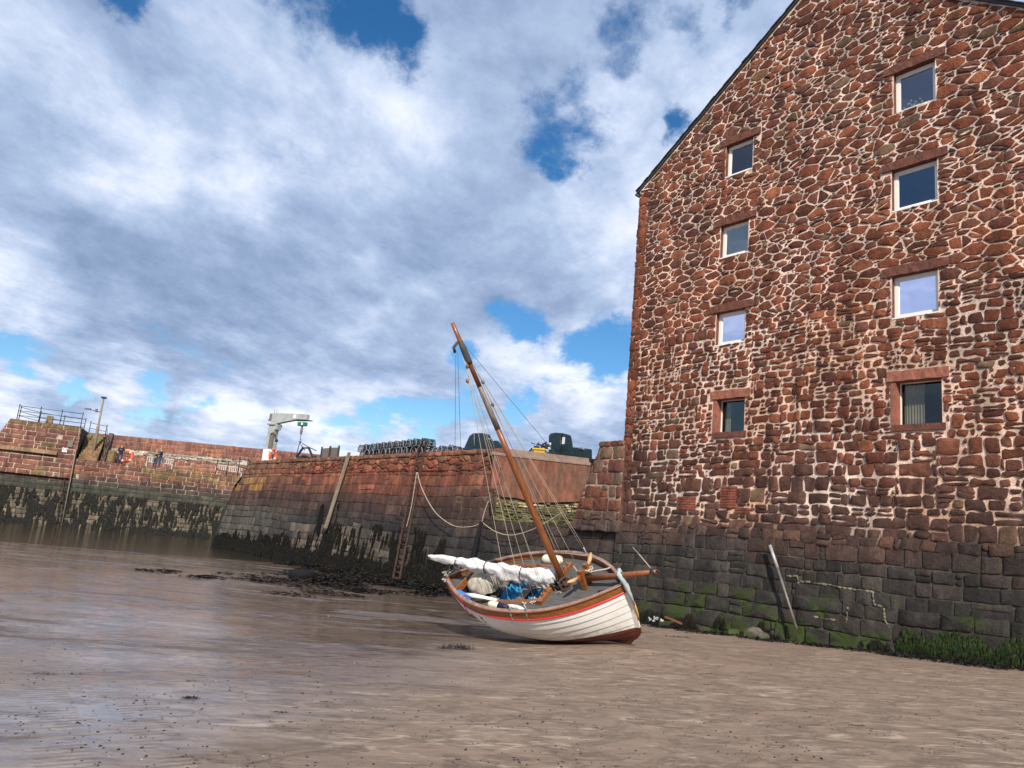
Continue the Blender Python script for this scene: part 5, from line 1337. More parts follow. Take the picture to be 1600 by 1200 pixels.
# ------------------------------------------------------------------ WEED
def build_weed():
    rnd = random.Random(77)
    def frond(mb, p, d, L, w, out, col):
        n_ = 3; side = d.cross(out).normalized(); prev = None; base = Vector(p)
        for k in range(n_+1):
            f = k/n_; q = base+d*L*f+out*(.03+.05*math.sin(f*3))+side*rnd.uniform(-.02, .02); ww = w*(.5+.9*math.sin(math.pi*min(1, f*.8+.12)))*.5
            a, b = mb.V(q-side*ww, col), mb.V(q+side*ww, col)
            if prev: mb.F((prev[0], prev[1], b, a), True)
            prev = (a, b)
    # on the quay wall
    mb = MB(); nrm = -NIN
    def lim(s):     # upper limit of weed along the quay
        if s < 20: return .35+.2*nz(s, 1)
        if s < 27: return .15+.25*nz(s*.9, 1)+.1*(s-20)
        if s < 39.5: return 1.75+.7*nz(s*.9, 1)+(.9 if 37.2 < s < 39.6 else 0)
        return .9+.9*nz(s*1.1, 1)-.04*(s-41)
    cnt = 0
    while cnt < 27000:
        s = 18+36.2*rnd.random()**.9; 
        top = lim(s)
        h = -.8+(top+.8)*rnd.random()**1.25
        dn = nz(s*1.6, h*.7, 3)*.8+nz(s*7, h*1.0, 8)*1.0-(h+.3)*.10
        if dn < (-.12 if s > 27 else .0)+(.12 if h > .2 else -.35): cnt += .2; continue
        b = rnd.uniform(.6, 1.5); c = rnd.choice([(.006, .006, .005), (.010, .008, .005), (.005, .006, .006), (.018, .014, .007)])
        frond(mb, qplace(s, h, .02), Vector((rnd.uniform(-.1, .1), 0, -1)).normalized(), rnd.uniform(.15, .42), rnd.uniform(.03, .07), nrm, tuple(k*b for k in c)); cnt += 1
    tag(mb.build('quay_seaweed', WEED), 'black bladder wrack hanging on the lower quay wall', 'seaweed', kind='stuff')
    mb = MB(); cnt = 0
    while cnt < 12000:
        s = rnd.uniform(-9, 28); h = rnd.uniform(-.9, 2.4)
        dn = nz(s*1.3, h*.8, 13)*.8+nz(s*5.5, h*1.1, 18)*1.3
        if dn < .02+(h-1)*.10*(1 if h > 1 else 0) - (.5 if h < -.2 else 0): cnt += .2; continue
        b = rnd.uniform(.6, 1.6); frond(mb, pp(s, h, .08+.05*(WALK-h)), Vector((0, 0, -1)), rnd.uniform(.2, .5), rnd.uniform(.035, .09), N_, (.014*b, .013*b, .011*b)); cnt += 1
    tag(mb.build('pier_seaweed', WEED), 'black weed growing on the stones of the far pier foot', 'seaweed', kind='stuff')
    # green weed and wrack at the granary foot
    mb = MB(); cnt = 0
    while cnt < 9000:
        s = rnd.uniform(4.0, 17.3); g0 = .0-.045*(s-6)
        h = g0-.1+rnd.random()**1.1*(.75 if s < 8.3 else .55); dn = nz(s*1.3, h*1.5, 23)+nz(s*6, h*2, 2)*.4
        if s < 8.4 and (nz(s*2.3, h*1.1, 31)*.4+.30 < (h-g0)-.28 or rnd.random() < .25): cnt += .3; continue
        if s > 8.4 and dn < .12-(.1 if s > 12.5 else 0)+(h-g0)*.5: cnt += .3; continue
        b = rnd.uniform(.6, 1.6)
        grn = (s < 8.4 and h-g0 > .22) or (s < 11 and rnd.random() < .3)
        b *= .5+.7*min(1, max(0, (h-g0)/.5)); c = (rnd.choice((.012, .020))*b, .026*b, .007*b) if grn else (.014*b, .012*b, .008*b)
        frond(mb, gplace(s, h, .04), Vector((rnd.uniform(-.15, .15), 0, -1)).normalized(), rnd.uniform(.12, .34), rnd.uniform(.010, .024), nrm, c); cnt += 1
    tag(mb.build('green_seaweed', WEED), 'green and brown weed clinging to the foot of the granary wall', 'seaweed', kind='stuff')
    # strewn weed on the sand
    mb = MB()
    def strew(cx, cy, rx, ry, num, hh, L=.22, sc_=1.0):
        for k in range(num):
            a = rnd.random()*6.283; r_ = math.sqrt(rnd.random()); x, y = cx+rx*r_*math.cos(a), cy+ry*r_*math.sin(a)
            z = sand_h(x, y)+hh*(1-r_)*rnd.random()+.008
            t = rnd.random()*6.283; d = Vector((math.cos(t), math.sin(t), rnd.uniform(-.1, .25))).normalized(); side = Vector((-d.y, d.x, rnd.uniform(-.5, .5))).normalized()
            b = rnd.uniform(.5, 1.7); c = (.013*b, .0125*b, .014*b) if rnd.random() < .75 else (.03*b, .02*b, .011*b)
            w = rnd.uniform(.012, .035)*sc_; q = Vector((x, y, z)); l_ = L*rnd.uniform(.4, 1.2)
            mb.F([mb.V(q-side*w*.4, c), mb.V(q+d*l_*.5-side*w+ZV*.012, c), mb.V(q+d*l_+ZV*-.01, c), mb.V(q+d*l_*.5+side*w+ZV*.02, c)], False)
    # along the foot of the quay
    for k in range(120):
        s = rnd.uniform(20, 40); dd = rnd.uniform(0, 1.0)**1.5*1.5; p = wp(s, 0, 0, 18.6-dd); strew(p.x, p.y, .8, .45, 60, .25, .25, 1.5)
    for k in range(16):
        x, y = rnd.uniform(380, 640), 0; y = 905+(x-500)*.035+rnd.gauss(0, 7); p = atZ(x, y, -.55)
        strew(p.x, p.y, rnd.uniform(.5, 1.6), rnd.uniform(.2, .6), 55, .10, .25, 1.5)
    for k in range(70):
        x = rnd.uniform(470, 705); y = 900+(x-450)*.085+rnd.gauss(0, 6); p = atZ(x, y, -.58)
        if p.dot(NIN) < 18.4: strew(p.x, p.y, rnd.uniform(.5, 1.3), rnd.uniform(.25, .6), 110, .16, .25, 1.6)
    for x, y, rx in ((240, 893, .9), (262, 892, .6), (315, 902, 1.1), (330, 901, .6), (395, 906, 1.0), (430, 905, 1.0)):
        p = atZ(x, y, -.56); strew(p.x, p.y, rx*.8, .16, 80, .10, .2, 1.2)
    for k in range(110):
        s = rnd.uniform(6, 17.2); p = wp(s, 0, 0, 18.55-rnd.uniform(0, .5 if s > 11 else .25)); strew(p.x, p.y, .35, .18, 26, .06, .12, .8)
    for x, y, rx, ry in ((1262, 1007, .6, .14), (1350, 1016, .6, .12), (1230, 1003, .4, .1), (1370, 1017, .35, .08), (1447, 1027, .25, .08)):
        p = atZ(x, y, -.28); strew(p.x, p.y, rx, ry, 150, .05, .12, .8)
    for x, y in ((1060, 996), (1085, 990), (1000, 985), (960, 980)): 
        p = atZ(x, y, -.35); strew(p.x, p.y, .3, .06, 25, .02, .1, .6)
    tag(mb.build('strewn_seaweed', WEED), 'dark seaweed strewn over the sand along the walls', 'seaweed', kind='stuff')
    # scattered specks
    mb = MB()
    for k in range(2600):
        x = rnd.uniform(0, 1600); y = rnd.uniform(930, 1195)
        if y < 1000 and 690 < x < 1010: continue
        p = atZ(x, y, -.1-.25*(1200-y)/250)
        if p.dot(NIN) > 18.2 or nz(p.x*.9, p.y*.9, 50) < rnd.uniform(-.35, .15): continue
        z = sand_h(p.x, p.y); r_ = rnd.uniform(.003, .008)*(1.6 if rnd.random() < .08 else 1); c = rnd.choice([(.02, .018, .016), (.05, .035, .025), (.03, .025, .02)])
        if rnd.random() < .012: c = (.6, .58, .52)
        mb.col = c; mb.box((p.x, p.y, z+r_*.2), (r_*rnd.uniform(1.5, 4), r_*1.6, r_*.8), Matrix.Rotation(rnd.random()*3, 3, 'Z'), jit=r_*.4)
    tag(mb.build('shingle_specks', STONE), 'small pebbles and shell bits scattered over the sand', 'pebbles', kind='stuff')
    # single clumps
    for x, y, rx, ry, num, hh, lab in ((712, 1014, .33, .08, 260, .10, 'spiky dark clump of seaweed on the sand in front of the boat'), (298, 1091, .09, .05, 110, .04, 'small brown clump of weed on the left foreground sand'), (70, 1052, .16, .03, 60, .02, 'thin green strand of weed at the far left of the sand'),
                                       (436, 1113, .09, .02, 40, .012, 'flat green strand of weed below the middle of the sand, left one'), (510, 1097, .08, .015, 30, .012, 'short green strand of weed right of the brown clump'), (298, 1064, .08, .015, 30, .012, 'small green strand of weed directly above the brown clump'), (1080, 1080, .12, .03, 50, .015, 'green strand of weed on the sand right of centre'), (1340, 1134, .10, .02, 40, .012, 'small olive strand of weed on the right foreground sand'), (1108, 1053, .14, .02, 40, .01, 'thin dark strand of weed on the sand right of the bow')):
        mb2 = MB(); p = atZ(x, y, 0)
        for it in range(3): p = atZ(x, y, sand_h(p.x, p.y))
        for k in range(num):
            a = rnd.random()*6.283; r_ = math.sqrt(rnd.random()); q = Vector((p.x+rx*r_*math.cos(a), p.y+ry*r_*math.sin(a), 0)); q.z = sand_h(q.x, q.y)+.004+hh*.3*rnd.random()*(1-r_)
            t = rnd.random()*6.283; d = Vector((math.cos(t), math.sin(t)*.5, rnd.uniform(0, 1.2)*hh*8)).normalized(); side = Vector((-d.y, d.x, .2)).normalized(); l_ = rnd.uniform(.3, 1)*max(hh, .03)*1.6; w = .006
            g = 'green' in lab or 'olive' in lab; b = rnd.uniform(.6, 1.5); c = (.03*b, .04*b, .018*b) if g else (.022*b, .018*b, .015*b)
            mb2.F([mb2.V(q-side*w*.5, c), mb2.V(q+d*l_*.5-side*w, c), mb2.V(q+d*l_, c), mb2.V(q+d*l_*.5+side*w, c)])
        tag(mb2.build('seaweed_clump', WEED), lab, 'seaweed')
build_weed()

# ------------------------------------------------------------------ THE BOAT
TH, HE, TR, BL, BB = .648, .619, .025, 4.557, 2.106
bd = Vector((math.cos(TH)*math.cos(TR), -math.sin(TH)*math.cos(TR), math.sin(TR)))
pt0 = ZV.cross(bd).normalized(); up1 = bd.cross(pt0)
bup = up1*math.cos(HE)-pt0*math.sin(HE); bpt = pt0*math.cos(HE)+up1*math.sin(HE)
BO = Vector((2.967, 15.551, -.085))-bd*BL
BM = Matrix((bd, bpt, bup)).transposed()
BM4 = Matrix.Translation(BO) @ BM.to_4x4()
def bshape(t):
    tm, pa, pf = .539, 2.17, 2.409
    t = max(0., min(1., t)); return 1-((tm-t)/tm)**pa if t < tm else 1-((t-tm)/(1-tm))**pf
def sheer(t): return 1.102+t*.2466*1.0+t*t*.0154 if False else 1.102+.2335*t+.0285*t*t
def hb(t): return BB/2*bshape(t)
def hullpt(t, v, sg=1, off=0.0):
    e = abs(2*t-1)**2; bw_ = e if t < .5 else e*.55; p = .80*(1-bw_)+1.25*bw_; q = .80*(1-bw_)+.62*bw_
    a = v*math.pi/2; H = sheer(t); y = hb(t)*math.sin(a)**p; z = H*(1-math.cos(a))**q
    xf = BL-.30*max(0, 1-z/.34)**2.3; xa = .55*max(0, 1-z/.75)**2+.08*(1-z/1.1)
    x = xa+t*(xf-xa)
    # outward offset
    y2 = y+off*(.35+.65*v); z2 = z-off*(1-v)*.9
    if off < 0: y2 = max(y2, min(y, .004))
    return Vector((x, sg*y2, z2))
def boat_thing(name, label, cat, origin=(0, 0, 0)):
    e = empty(name, label, cat); e.matrix_world = BM4 @ Matrix.Translation(Vector(origin)); return e
def loose(m, name, material, label, cat, origin, bevel=0):
    # thing lying in / on the boat: mesh given in boat coordinates, own origin
    o = Vector(origin); m.v = [tuple(Vector(v)-o) for v in m.v]
    ob = m.build(name, material, bevel=bevel); ob.matrix_world = BM4 @ Matrix.Translation(o); return tag(ob, label, cat)
def build_boat():
    b = boat_thing('sailing_boat', 'white clinker-built sailing boat with varnished top strake lying heeled over on the sand', 'boat')
    NT_, NS = 48, 10; Vb = [ (k/NS)**.92 for k in range(NS+1)]; Vb[-2] = .895
    ts = [.5-.5*math.cos(math.pi*i/NT_) for i in range(NT_+1)]
    def strake(m, k, sg, o0=.024):
        rows = [(Vb[k], o0), ((Vb[k]+Vb[k+1])/2, o0*.55), (Vb[k+1], 0.001)]
        I = m.grid(lambda i, j: hullpt(ts[i], rows[j][0], sg, rows[j][1]), NT_+1, 3)
        if k > 0: m.grid(lambda i, j: hullpt(ts[i], Vb[k], sg, o0 if j == 0 else -.004), NT_+1, 2, smooth=False)
    for sg, nm in ((-1, 'starboard'), (1, 'port')):
        for k in range(NS-1):
            pass
    m = MB()
    for sg in (-1, 1):
        for k in range(NS-1): strake(m, k, sg)
    m.build('hull', HULLP, b)
    for sg in (-1, 1):
        m = MB(); strake(m, NS-1, sg, .016); m.grid(lambda i, j: hullpt(ts[i], [Vb[-2], 1][j], sg, -.03), NT_+1, 2); m.build('sheer_strake', VARN, b)
        m = MB(); m.tube([hullpt(t, Vb[-2]-.006, sg, .020) for t in ts], .019, 6); m.build('rubbing_strake', RED, b)
        m = MB()
        def cr(i, j):
            t = ts[i]; p = hullpt(t, 1, sg, 0); w = [(.022, -.012), (.022, .018), (-.060, .018), (-.060, -.012)][j]
            yy = max(.0, abs(p.y)+w[0]); return Vector((p.x, sg*yy, p.z+w[1]))
        m.grid(cr, NT_+1, 4, smooth=False, closev=True); m.build('cap_rail', CAP, b)
        m = MB(); m.tube([hullpt(t, 1, sg, .02)+Vector((0, 0, .0)) for t in ts], .014, 5); m.build('rail_moulding', VARN, b)
    # stem, keel, sternpost
    def prof(front):
        P = []
        for k in range(13):
            z = 1.40*k/12 if front else 1.15*k/12
            P.append(z)
        return P
    w = .032
    m = MB(); zs = [.0, .05, .1, .17, .25, .33, .42, .6, .9, 1.2, 1.37]
    xf = lambda z: BL-.30*max(0, 1-z/.34)**2.3
    m.grid(lambda i, j: Vector((xf(zs[i])+[-.08, .075, .075, -.08][j]*(1), [w, w*.6, -w*.6, -w][j], zs[i]-(.05 if i == 0 else 0))), len(zs), 4, closev=True, smooth=False)
    m.F([len(m.v)-4, len(m.v)-3, len(m.v)-2, len(m.v)-1])
    m.build('stem', HULLP, b)
    m = MB(); kx = [1.7, 1.9, 2.2, 3, 3.8, BL-.26]
    m.grid(lambda i, j: Vector((kx[i], [w, w, -w, -w][j], [.04, -.045, -.045, .04][j])), len(kx), 4, closev=True, smooth=False); m.F([0, 1, 2, 3]); m.F([len(m.v)-4+i for i in range(4)][::-1]); m.build('keel', HULLP, b)
    m = MB(); za = [.22, .3, .34, .4, .6, .8, 1.0, 1.14]; xa = lambda z: .55*max(0, 1-z/.75)**2+.08*(1-z/1.1)
    m.grid(lambda i, j: Vector((xa(za[i])+[.08, -.05, -.05, .08][j], [w, w, -w, -w][j], za[i])), len(za), 4, closev=True, smooth=False); m.build('sternpost', VARN, b)
    # rust-stained patch / opening with tape on the near side
    m = MB(); p = hullpt(.335, .83, -1, .016); q = hullpt(.35, .70, -1, .018); m.bar(p, q, .05, .01, up=(0, -1, 0)); m.build('exhaust_stain', mat('rust stain', (.42, .30, .12), .7, namp=.5, nscale=25), b)
    m = MB(); p2 = hullpt(.338, .80, -1, .022); m.bar(p2, p2.lerp(q, .35), .026, .012, up=(0, -1, 0)); m.bar(q+Vector((0, -.003, .03)), q+Vector((.01, -.004, 0)), .03, .012, up=(0, -1, 0)); m.build('exhaust_outlet', RUST, b)
    # deck with cockpit opening
    CX0, CX1 = .62, 2.92
    def cw(x):
        f = (x-CX0)/(CX1-CX0); return .30+.34*math.sin(math.pi*min(1, .15+f*.60))
    def xt(x): return max(0, min(1, x/BL))
    def dz(x, y):
        t = xt(x); h = hb(t) or .01; return sheer(t)-.135+.05*(1-min(1, abs(y)/max(h, .05))**2)
    m = MB(); xs = span(.14, BL-.09, .11, [CX0, CX1])
    for x0, x1 in zip(xs[:-1], xs[1:]):
        inn = x0 >= CX0-1e-5 and x1 <= CX1+1e-5
        for sg in (-1, 1):
            def rowp(x):
                lo = cw(x) if inn else 0; hi = max(lo+.005, hb(xt(x))-.018) if hb(xt(x)) > .03 else .012
                return [Vector((x, sg*(lo+(hi-lo)*k/5), dz(x, lo+(hi-lo)*k/5))) for k in range(6)]
            A, B_ = rowp(x0), rowp(x1)
            ia = [m.V(p) for p in A]; ib = [m.V(p) for p in B_]
            for k in range(5): m.F((ia[k], ia[k+1], ib[k+1], ib[k]), True)
    m.build('deck', DECKP, b)
    # coaming boards
    cxs = span(CX0, CX1, .12)
    for sg in (-1, 1):
        m = MB(); hh = .055
        def cp(i, j):
            x = cxs[i]; c = cw(x); o = [(.0, -.22), (.0, hh), (.024, hh), (.024, -.22)][j]; return Vector((x, sg*(c-.014+o[0]), dz(x, c)+o[1]))
        m.grid(cp, len(cxs), 4, closev=True); m.build('coaming', VARN, b)
    m = MB(); m.bar((CX0, -cw(CX0), dz(CX0, .2)+.03), (CX0, cw(CX0), dz(CX0, .2)+.03), .03, .16); m.build('coaming', VARN, b)
    m = MB(); m.bar((CX1+.03, -cw(CX1)-.12, dz(CX1, .3)+.03), (CX1+.03, cw(CX1)+.14, dz(CX1, .3)+.03), .12, .10); m.build('mast_beam', VARN, b)
    # pins on the beam
    for y in (-.50, -.35, .42, .56):
        m = MB(); z0 = dz(CX1, .3)+.03; m.tube([(CX1+.03, y, z0-.04), (CX1+.03, y, z0+.10), (CX1+.03, y, z0+.13)], [.016, .022, .012], 7); m.build('belaying_pin', VARN, b)
    # inside of the hull, floor boards, thwarts
    m = MB()
    for sg in (-1, 1): m.grid(lambda i, j: hullpt(.06+.88*i/24, .02+.90*j/8, sg, -.035), 25, 9)
    m.build('inner_planking', mat('dim inner planking', (.10, .075, .055), .7, namp=.4, nscale=9), b)
    m = MB()
    for k in range(7): y = -.36+.12*k; m.box((2.05, y, .27), (1.5, .105, .02))
    m.build('floorboards', GREYWOOD, b)
    for x, wd_ in ((1.22, .24), (1.95, .20), (.80, .22)):
        m = MB(); m.box((x, 0, .74), (wd_, 1.55 if x > 1 else 1.0, .035)); m.build('thwart', GREYWOOD, b)
    # foredeck bitts and bowsprit
    m = MB(); z0 = dz(3.75, .05)
    for y in (-.11, .11):
        m.box((3.72, y, z0+.16), (.10, .085, .52), jit=.004)
    m.box((3.70, 0, z0+.30), (.07, .52, .07)); m.build('bitts', VARN, b)
    for sg in (-1, 1):
        m = MB(); m.tube([(3.70, sg*.22, z0+.32), (3.68, sg*.38, z0+.36), (3.66, sg*.50, z0+.42)], [.03, .045, .02], 7); m.build('bitt_horn', mat('pale new wood', (.50, .30, .13), .6, namp=.15), b)
    m = MB(); m.tube([(3.78, 0, 1.40), (4.6, .0, 1.545), (5.30, 0, 1.69)], [.06, .058, .042], 12); bsp = m.build('bowsprit', VARNM, b)
    m = MB(); m.tube([(5.19, 0, 1.668), (5.27, 0, 1.684)], .058, 10); m.tube([(5.23, 0, 1.60), (5.23, 0, 1.78)], .015, 5); m.tube([(5.23, -.09, 1.675), (5.23, .09, 1.675)], .015, 5); m.tube([(5.3, 0, 1.69), (5.36, 0, 1.70)], .02, 6); m.build('end_fitting', BLACKI, bsp)
    # cloth and lashing over stem head
    m = MB(); m.tube([(4.52, .07, 1.50), (4.5, .03, 1.63), (4.52, -.05, 1.60), (4.60, -.06, 1.42), (4.65, -.05, 1.15), (4.67, -.045, .92)], [.028, .045, .05, .045, .035, .02], 8); m.build('stem_lashing', mat('pale blue cloth', (.36, .42, .43), .85, namp=.2, nscale=12), b)
    m = MB(); m.tube([(4.655, -.01, .95), (4.67, -.02, .8), (4.655, 0, .66), (4.64, 0, .56)], .022, 6); m.build('stem_rope', mat('orange yellow rope', (.55, .30, .06), .8), b)
    m = MB(); m.tube([(4.12, -.30, dz(4.12, .3)+.02), (4.2, -.26, dz(4.2, .2)+.09), (4.42, -.12, dz(4.4, .1)+.09), (4.46, -.08, dz(4.4, .1)+.04)], .022, 6); m.box((4.15, -.27, dz(4.15, .2)+.05), (.07, .05, .10)); m.build('fairlead', BLACKI, b)
    # mast
    mf, mtp = Vector((3.17, 0, 1.16)), Vector((2.47, 0, 6.85))
    ml = lambda z: mf.lerp(mtp, (z-mf.z)/(mtp.z-mf.z))
    def mr(z): return .077-.039*(z-1.2)/5.6
    mz = [1.16, 2, 3, 4, 4.66]; m = MB(); m.tube([ml(z) for z in mz], [mr(z) for z in mz], 16); mast = m.build('mast', VARNM, b)
    m = MB(); mz = [4.66, 5.1, 5.55]; m.tube([ml(z) for z in mz], [mr(z)+.002 for z in mz], 16); m.build('bare_section', GREYM, mast)
    m = MB(); m.tube([ml(z) for z in (5.55, 6.05, 6.45, 6.85)], [mr(5.55), mr(6.05), .044, .038], 14); m.build('masthead', VARNM, mast)
    m = MB(); mz = [6.02, 6.1, 6.3, 6.48]; m.tube([ml(z) for z in mz], [.058, .062, .060, .052], 12); m.tube([ml(6.48)+Vector((-.03, -.03, 0)), ml(6.42)+Vector((-.12, -.1, -.02)), ml(6.30)+Vector((-.14, -.10, 0))], .028, 6); m.build('shroud_eyes', mat('dark leathered rigging', (.06, .05, .042), .8, namp=.4, nscale=30), mast)
    for z, d in ((6.0, (-.02, -.07, 0)), (5.62, (.08, .05, 0)), (5.15, (.08, .05, 0)), (5.72, (-.14, -.10, 0))):
        m = MB(); c = ml(z)+Vector(d); m.ball(c, .038, 6, 8, (1, .7, 1.3)); m.build('block', GREYM, mast)
    m = MB(); zb = dz(3.1, .1)
    rnd = random.Random(12)
    for k in range(7):
        c = Vector((3.17, 0, 1.20+.012*k)); m.tube([c+Vector((.115*math.cos(a), .115*math.sin(a), .014*math.sin(a*2+k))) for a in [i*math.pi/7 for i in range(14)]], .014, 5, closed=True)
    m.build('mast_lashing', ROPED, mast)
    # small winch / wheel beside mast foot
    m = MB(); wc = Vector((3.30, -.14, zb+.14)); ax = Vector((.75, -.5, .35)).normalized(); u = ax.cross(ZV).normalized(); v = u.cross(ax)
    m.tube([wc+(u*math.cos(a)+v*math.sin(a))*.12 for a in [i*math.pi/8 for i in range(16)]], .02, 6, closed=True)
    for a in range(5): q = a*2*math.pi/5; m.tube([wc, wc+(u*math.cos(q)+v*math.sin(q))*.12], .014, 5)
    m.tube([wc-ax*.25, wc+ax*.04], .045, 9); m.box(wc-ax*.12-Vector((0, 0, .10)), (.2, .2, .14)); m.build('windlass', RUST, b)
    m = MB(); m.tube([(3.05, -.12, zb+.02), (3.16, -.2, zb+.06), (3.26, -.1, zb+.05), (3.12, -.02, zb+.1), (3.02, -.1, zb+.12)], .035, 7); m.tube([(3.0, .0, zb+.02), (2.96, -.16, zb+.1), (3.1, -.22, zb+.1)], .03, 7); m.build('mast_gear', BLACKI, b)
    # furled boom
    bm0, bm1 = Vector((3.02, -.02, 1.36)), Vector((-.34, .02, 1.55))
    m = MB(); m.tube([bm0, bm1], [.045, .035], 10); boom = m.build('boom', VARNM, b)
    m = MB(); rnd = random.Random(31); NU, NV = 70, 22
    def sailp(i, j):
        f = i/(NU-1); c = bm0.lerp(bm1, f*1.0)+Vector((0, 0, -.02))
        r_ = (.142*(1-f)**.8+.048)*(1+.12*math.sin(f*23)+.07*math.sin(f*51+1))
        for fb in (.24, .52, .76): r_ *= 1-.38*math.exp(-((f-fb)/.014)**2)
        if f < .03: r_ *= .35+f*21
        if f > .97: r_ *= .3+(1-f)*23
        a = 2*math.pi*j/NV; 
        fold = 1+.11*math.sin(a*3+f*9)+.09*math.sin(a*5-f*14+1.3)+.05*math.sin(a*8+f*31)
        sag = -.045*math.sin(math.pi*min(1, f*1.4))-.5*r_
        rr = r_*fold*(1+.32*nz(f*11, a*1.4, 2)+.15*nz(f*26, a*2.4, 5)); return c+Vector((rr*.15*math.sin(a*2), rr*math.cos(a)*.85, rr*math.sin(a)*1.12+sag+.08))
    m.grid(sailp, NU, NV, closev=True); m.F([NU*NV-NV+j for j in range(NV)]); m.F([j for j in range(NV)][::-1])
    # a flap of loose cloth hanging at the mast end
    m.grid(lambda i, j: Vector((2.96-.38*i/8+.02*math.sin(j*2), -.16+.03*math.sin(i*1.7+j), 1.42-.40*j/6*(1-.55*i/8)+.0*i)), 9, 7)
    m.grid(lambda i, j: Vector((3.0-.34*i/8, .02-.1*j/6+.02*math.sin(i*2+j), 1.60-.24*i/8-.3*j/6)), 9, 7)
    sail = m.build('furled_sail', SAIL, b)
    for fb in (.24, .52, .76):
        m = MB(); c = bm0.lerp(bm1, fb); r_ = (.175*(1-fb)**.8+.055)*.72; m.tube([c+Vector((.03*math.sin(a), r_*.95*math.cos(a), r_*1.15*math.sin(a)+.04-.5*r_)) for a in [i*math.pi/8 for i in range(16)]], .010, 5, closed=True); m.build('sail_tie', NAVY, sail)
    m = MB()
    for k in range(7): p = bm0.lerp(bm1, .38+.015*k)+Vector((0, -.12, -.12)); m.tube([p, p+Vector((rnd.uniform(-.03, .03), -.02, -.15)), p+Vector((rnd.uniform(-.06, .06), -.02, -.28-rnd.random()*.1))], .008, 5)
    m.build('reef_lines', ROPE, sail)
    # rigging: (from on mast z, to, radius, material)
    hd = ml(6.35)
    R_ = []
    sh = lambda t, sg: hullpt(t, 1, sg, -.01)+Vector((0, 0, .03))
    def line(a, b_, r, mm, nm, sag=0):
        m = MB(); a, b_ = Vector(a), Vector(b_); m.tube([a.lerp(b_, k/6)-ZV*sag*math.sin(math.pi*k/6) for k in range(7)], r*.62, 5); o = m.build(nm, mm, b); return o
    line(hd+Vector((-.14, -.10, -.1)), (.44, .02, 1.62), .0065, WIRE, 'topping_lift')
    line(hd+Vector((-.10, -.06, -.05)), (.68, .06, 1.60), .0065, WIRE, 'halyard')
    line(hd, sh(.555, -1), .0085, ROPE, 'shroud'); line(hd, sh(.635, -1), .0085, ROPE, 'shroud')
    line(hd+Vector((-.03, -.05, -.2)), (2.73, -.52, 1.16), .0075, ROPE, 'halyard'); line(ml(5.9)+Vector((-.05, -.05, 0)), (2.95, -.46, 1.20), .007, ROPED, 'halyard')
    line(ml(5.72)+Vector((-.14, -.1, -.04)), (2.93, -.36, 1.20), .007, ROPE, 'halyard')
    line(hd, sh(.70, 1), .0085, ROPE, 'shroud'); line(hd, sh(.80, 1)+Vector((-.2, -.03, 0)), .008, ROPE, 'shroud')
    line(ml(6.0)+Vector((.06, .03, 0)), (3.02, .46, 1.24), .008, ROPE, 'halyard'); line(ml(5.62)+Vector((.09, .05, 0)), (3.0, .36, 1.22), .007, ROPE, 'halyard')
    line(ml(5.15)+Vector((.09, .05, 0)), (3.45, .24, 1.40), .007, ROPE, 'halyard')
    line(hd+Vector((.03, 0, .1)), (5.22, 0, 1.72), .0075, WIRE, 'forestay')
    line(Vector((5.22, 0, 1.72)).lerp(hd, .10), (5.22, 0, 1.72), .016, ROPE, 'stay_lashing')
    # lashings at shroud feet
    for t, sg in ((.555, -1), (.635, -1), (.70, 1)):
        q = sh(t, sg); m = MB(); m.tube([q+Vector((0, 0, .14)), q+Vector((.03, 0, 0)), q+Vector((.01, sg*.03, -.14))], .012, 5); m.bar(q+Vector((0, sg*.025, .0)), q+Vector((0, sg*.03, -.2)), .03, .008, up=(0, 1, 0)); m.build('chainplate', METALP, b)
    # loose coils and tails
    rnd = random.Random(6)
    def squig(c, n_, r_, mm, nm, th=.009):
        m = MB(); p = Vector(c); P = [p.copy()]
        for k in range(n_): p = Vector(c)+Vector((rnd.uniform(-r_, r_), rnd.uniform(-r_, r_), rnd.uniform(-.01, r_*.5))); P.append(p)
        out = []
        for i in range(len(P)-1):
            p0, p1, p2, p3 = P[max(i-1, 0)], P[i], P[i+1], P[min(i+2, len(P)-1)]
            for k in range(5):
                t_ = k/5; out.append(.5*((2*p1)+(-p0+p2)*t_+(2*p0-5*p1+4*p2-p3)*t_*t_+(-p0+3*p1-3*p2+p3)*t_**3))
        m.tube(out, th, 5); return m.build(nm, mm, b)
    squig((2.76, -.56, 1.15), 14, .10, ROPE, 'rope_tail'); squig((2.60, -.62, 1.14), 10, .08, ROPE, 'rope_tail')
    squig((.10, -.04, 1.20), 16, .12, ROPED, 'rope_coil', .013); squig((.06, -.10, 1.08), 12, .07, ROPE, 'rope_coil', .012)
    squig((2.3, .35, .80), 22, .16, ROPE, 'rope_coil', .010); squig((1.45, -.30, .80), 18, .14, ROPED, 'rope_coil', .011); squig((2.75, .1, 1.02), 16, .12, ROPE, 'rope_tail', .009); squig((3.15, -.22, 1.16), 14, .10, ROPED, 'rope_coil', .010)
    squig((.35, .1, 1.32), 10, .10, ROPE, 'rope_coil', .011); squig((3.75, .12, 1.50), 14, .10, ROPE, 'rope_coil', .012)
    m = MB(); m.tube([(3.35, .22, 1.5), (3.5, .12, 1.42), (3.68, .05, 1.46), (3.9, .12, 1.5), (4.12, .22, 1.50), (4.16, .30, 1.48), (4.02, .28, 1.44), (3.8, .12, 1.45)], .014, 6); m.build('rope_loop', ROPE, b)
    m = MB(); q = hullpt(.72, 1, 1, -.05)
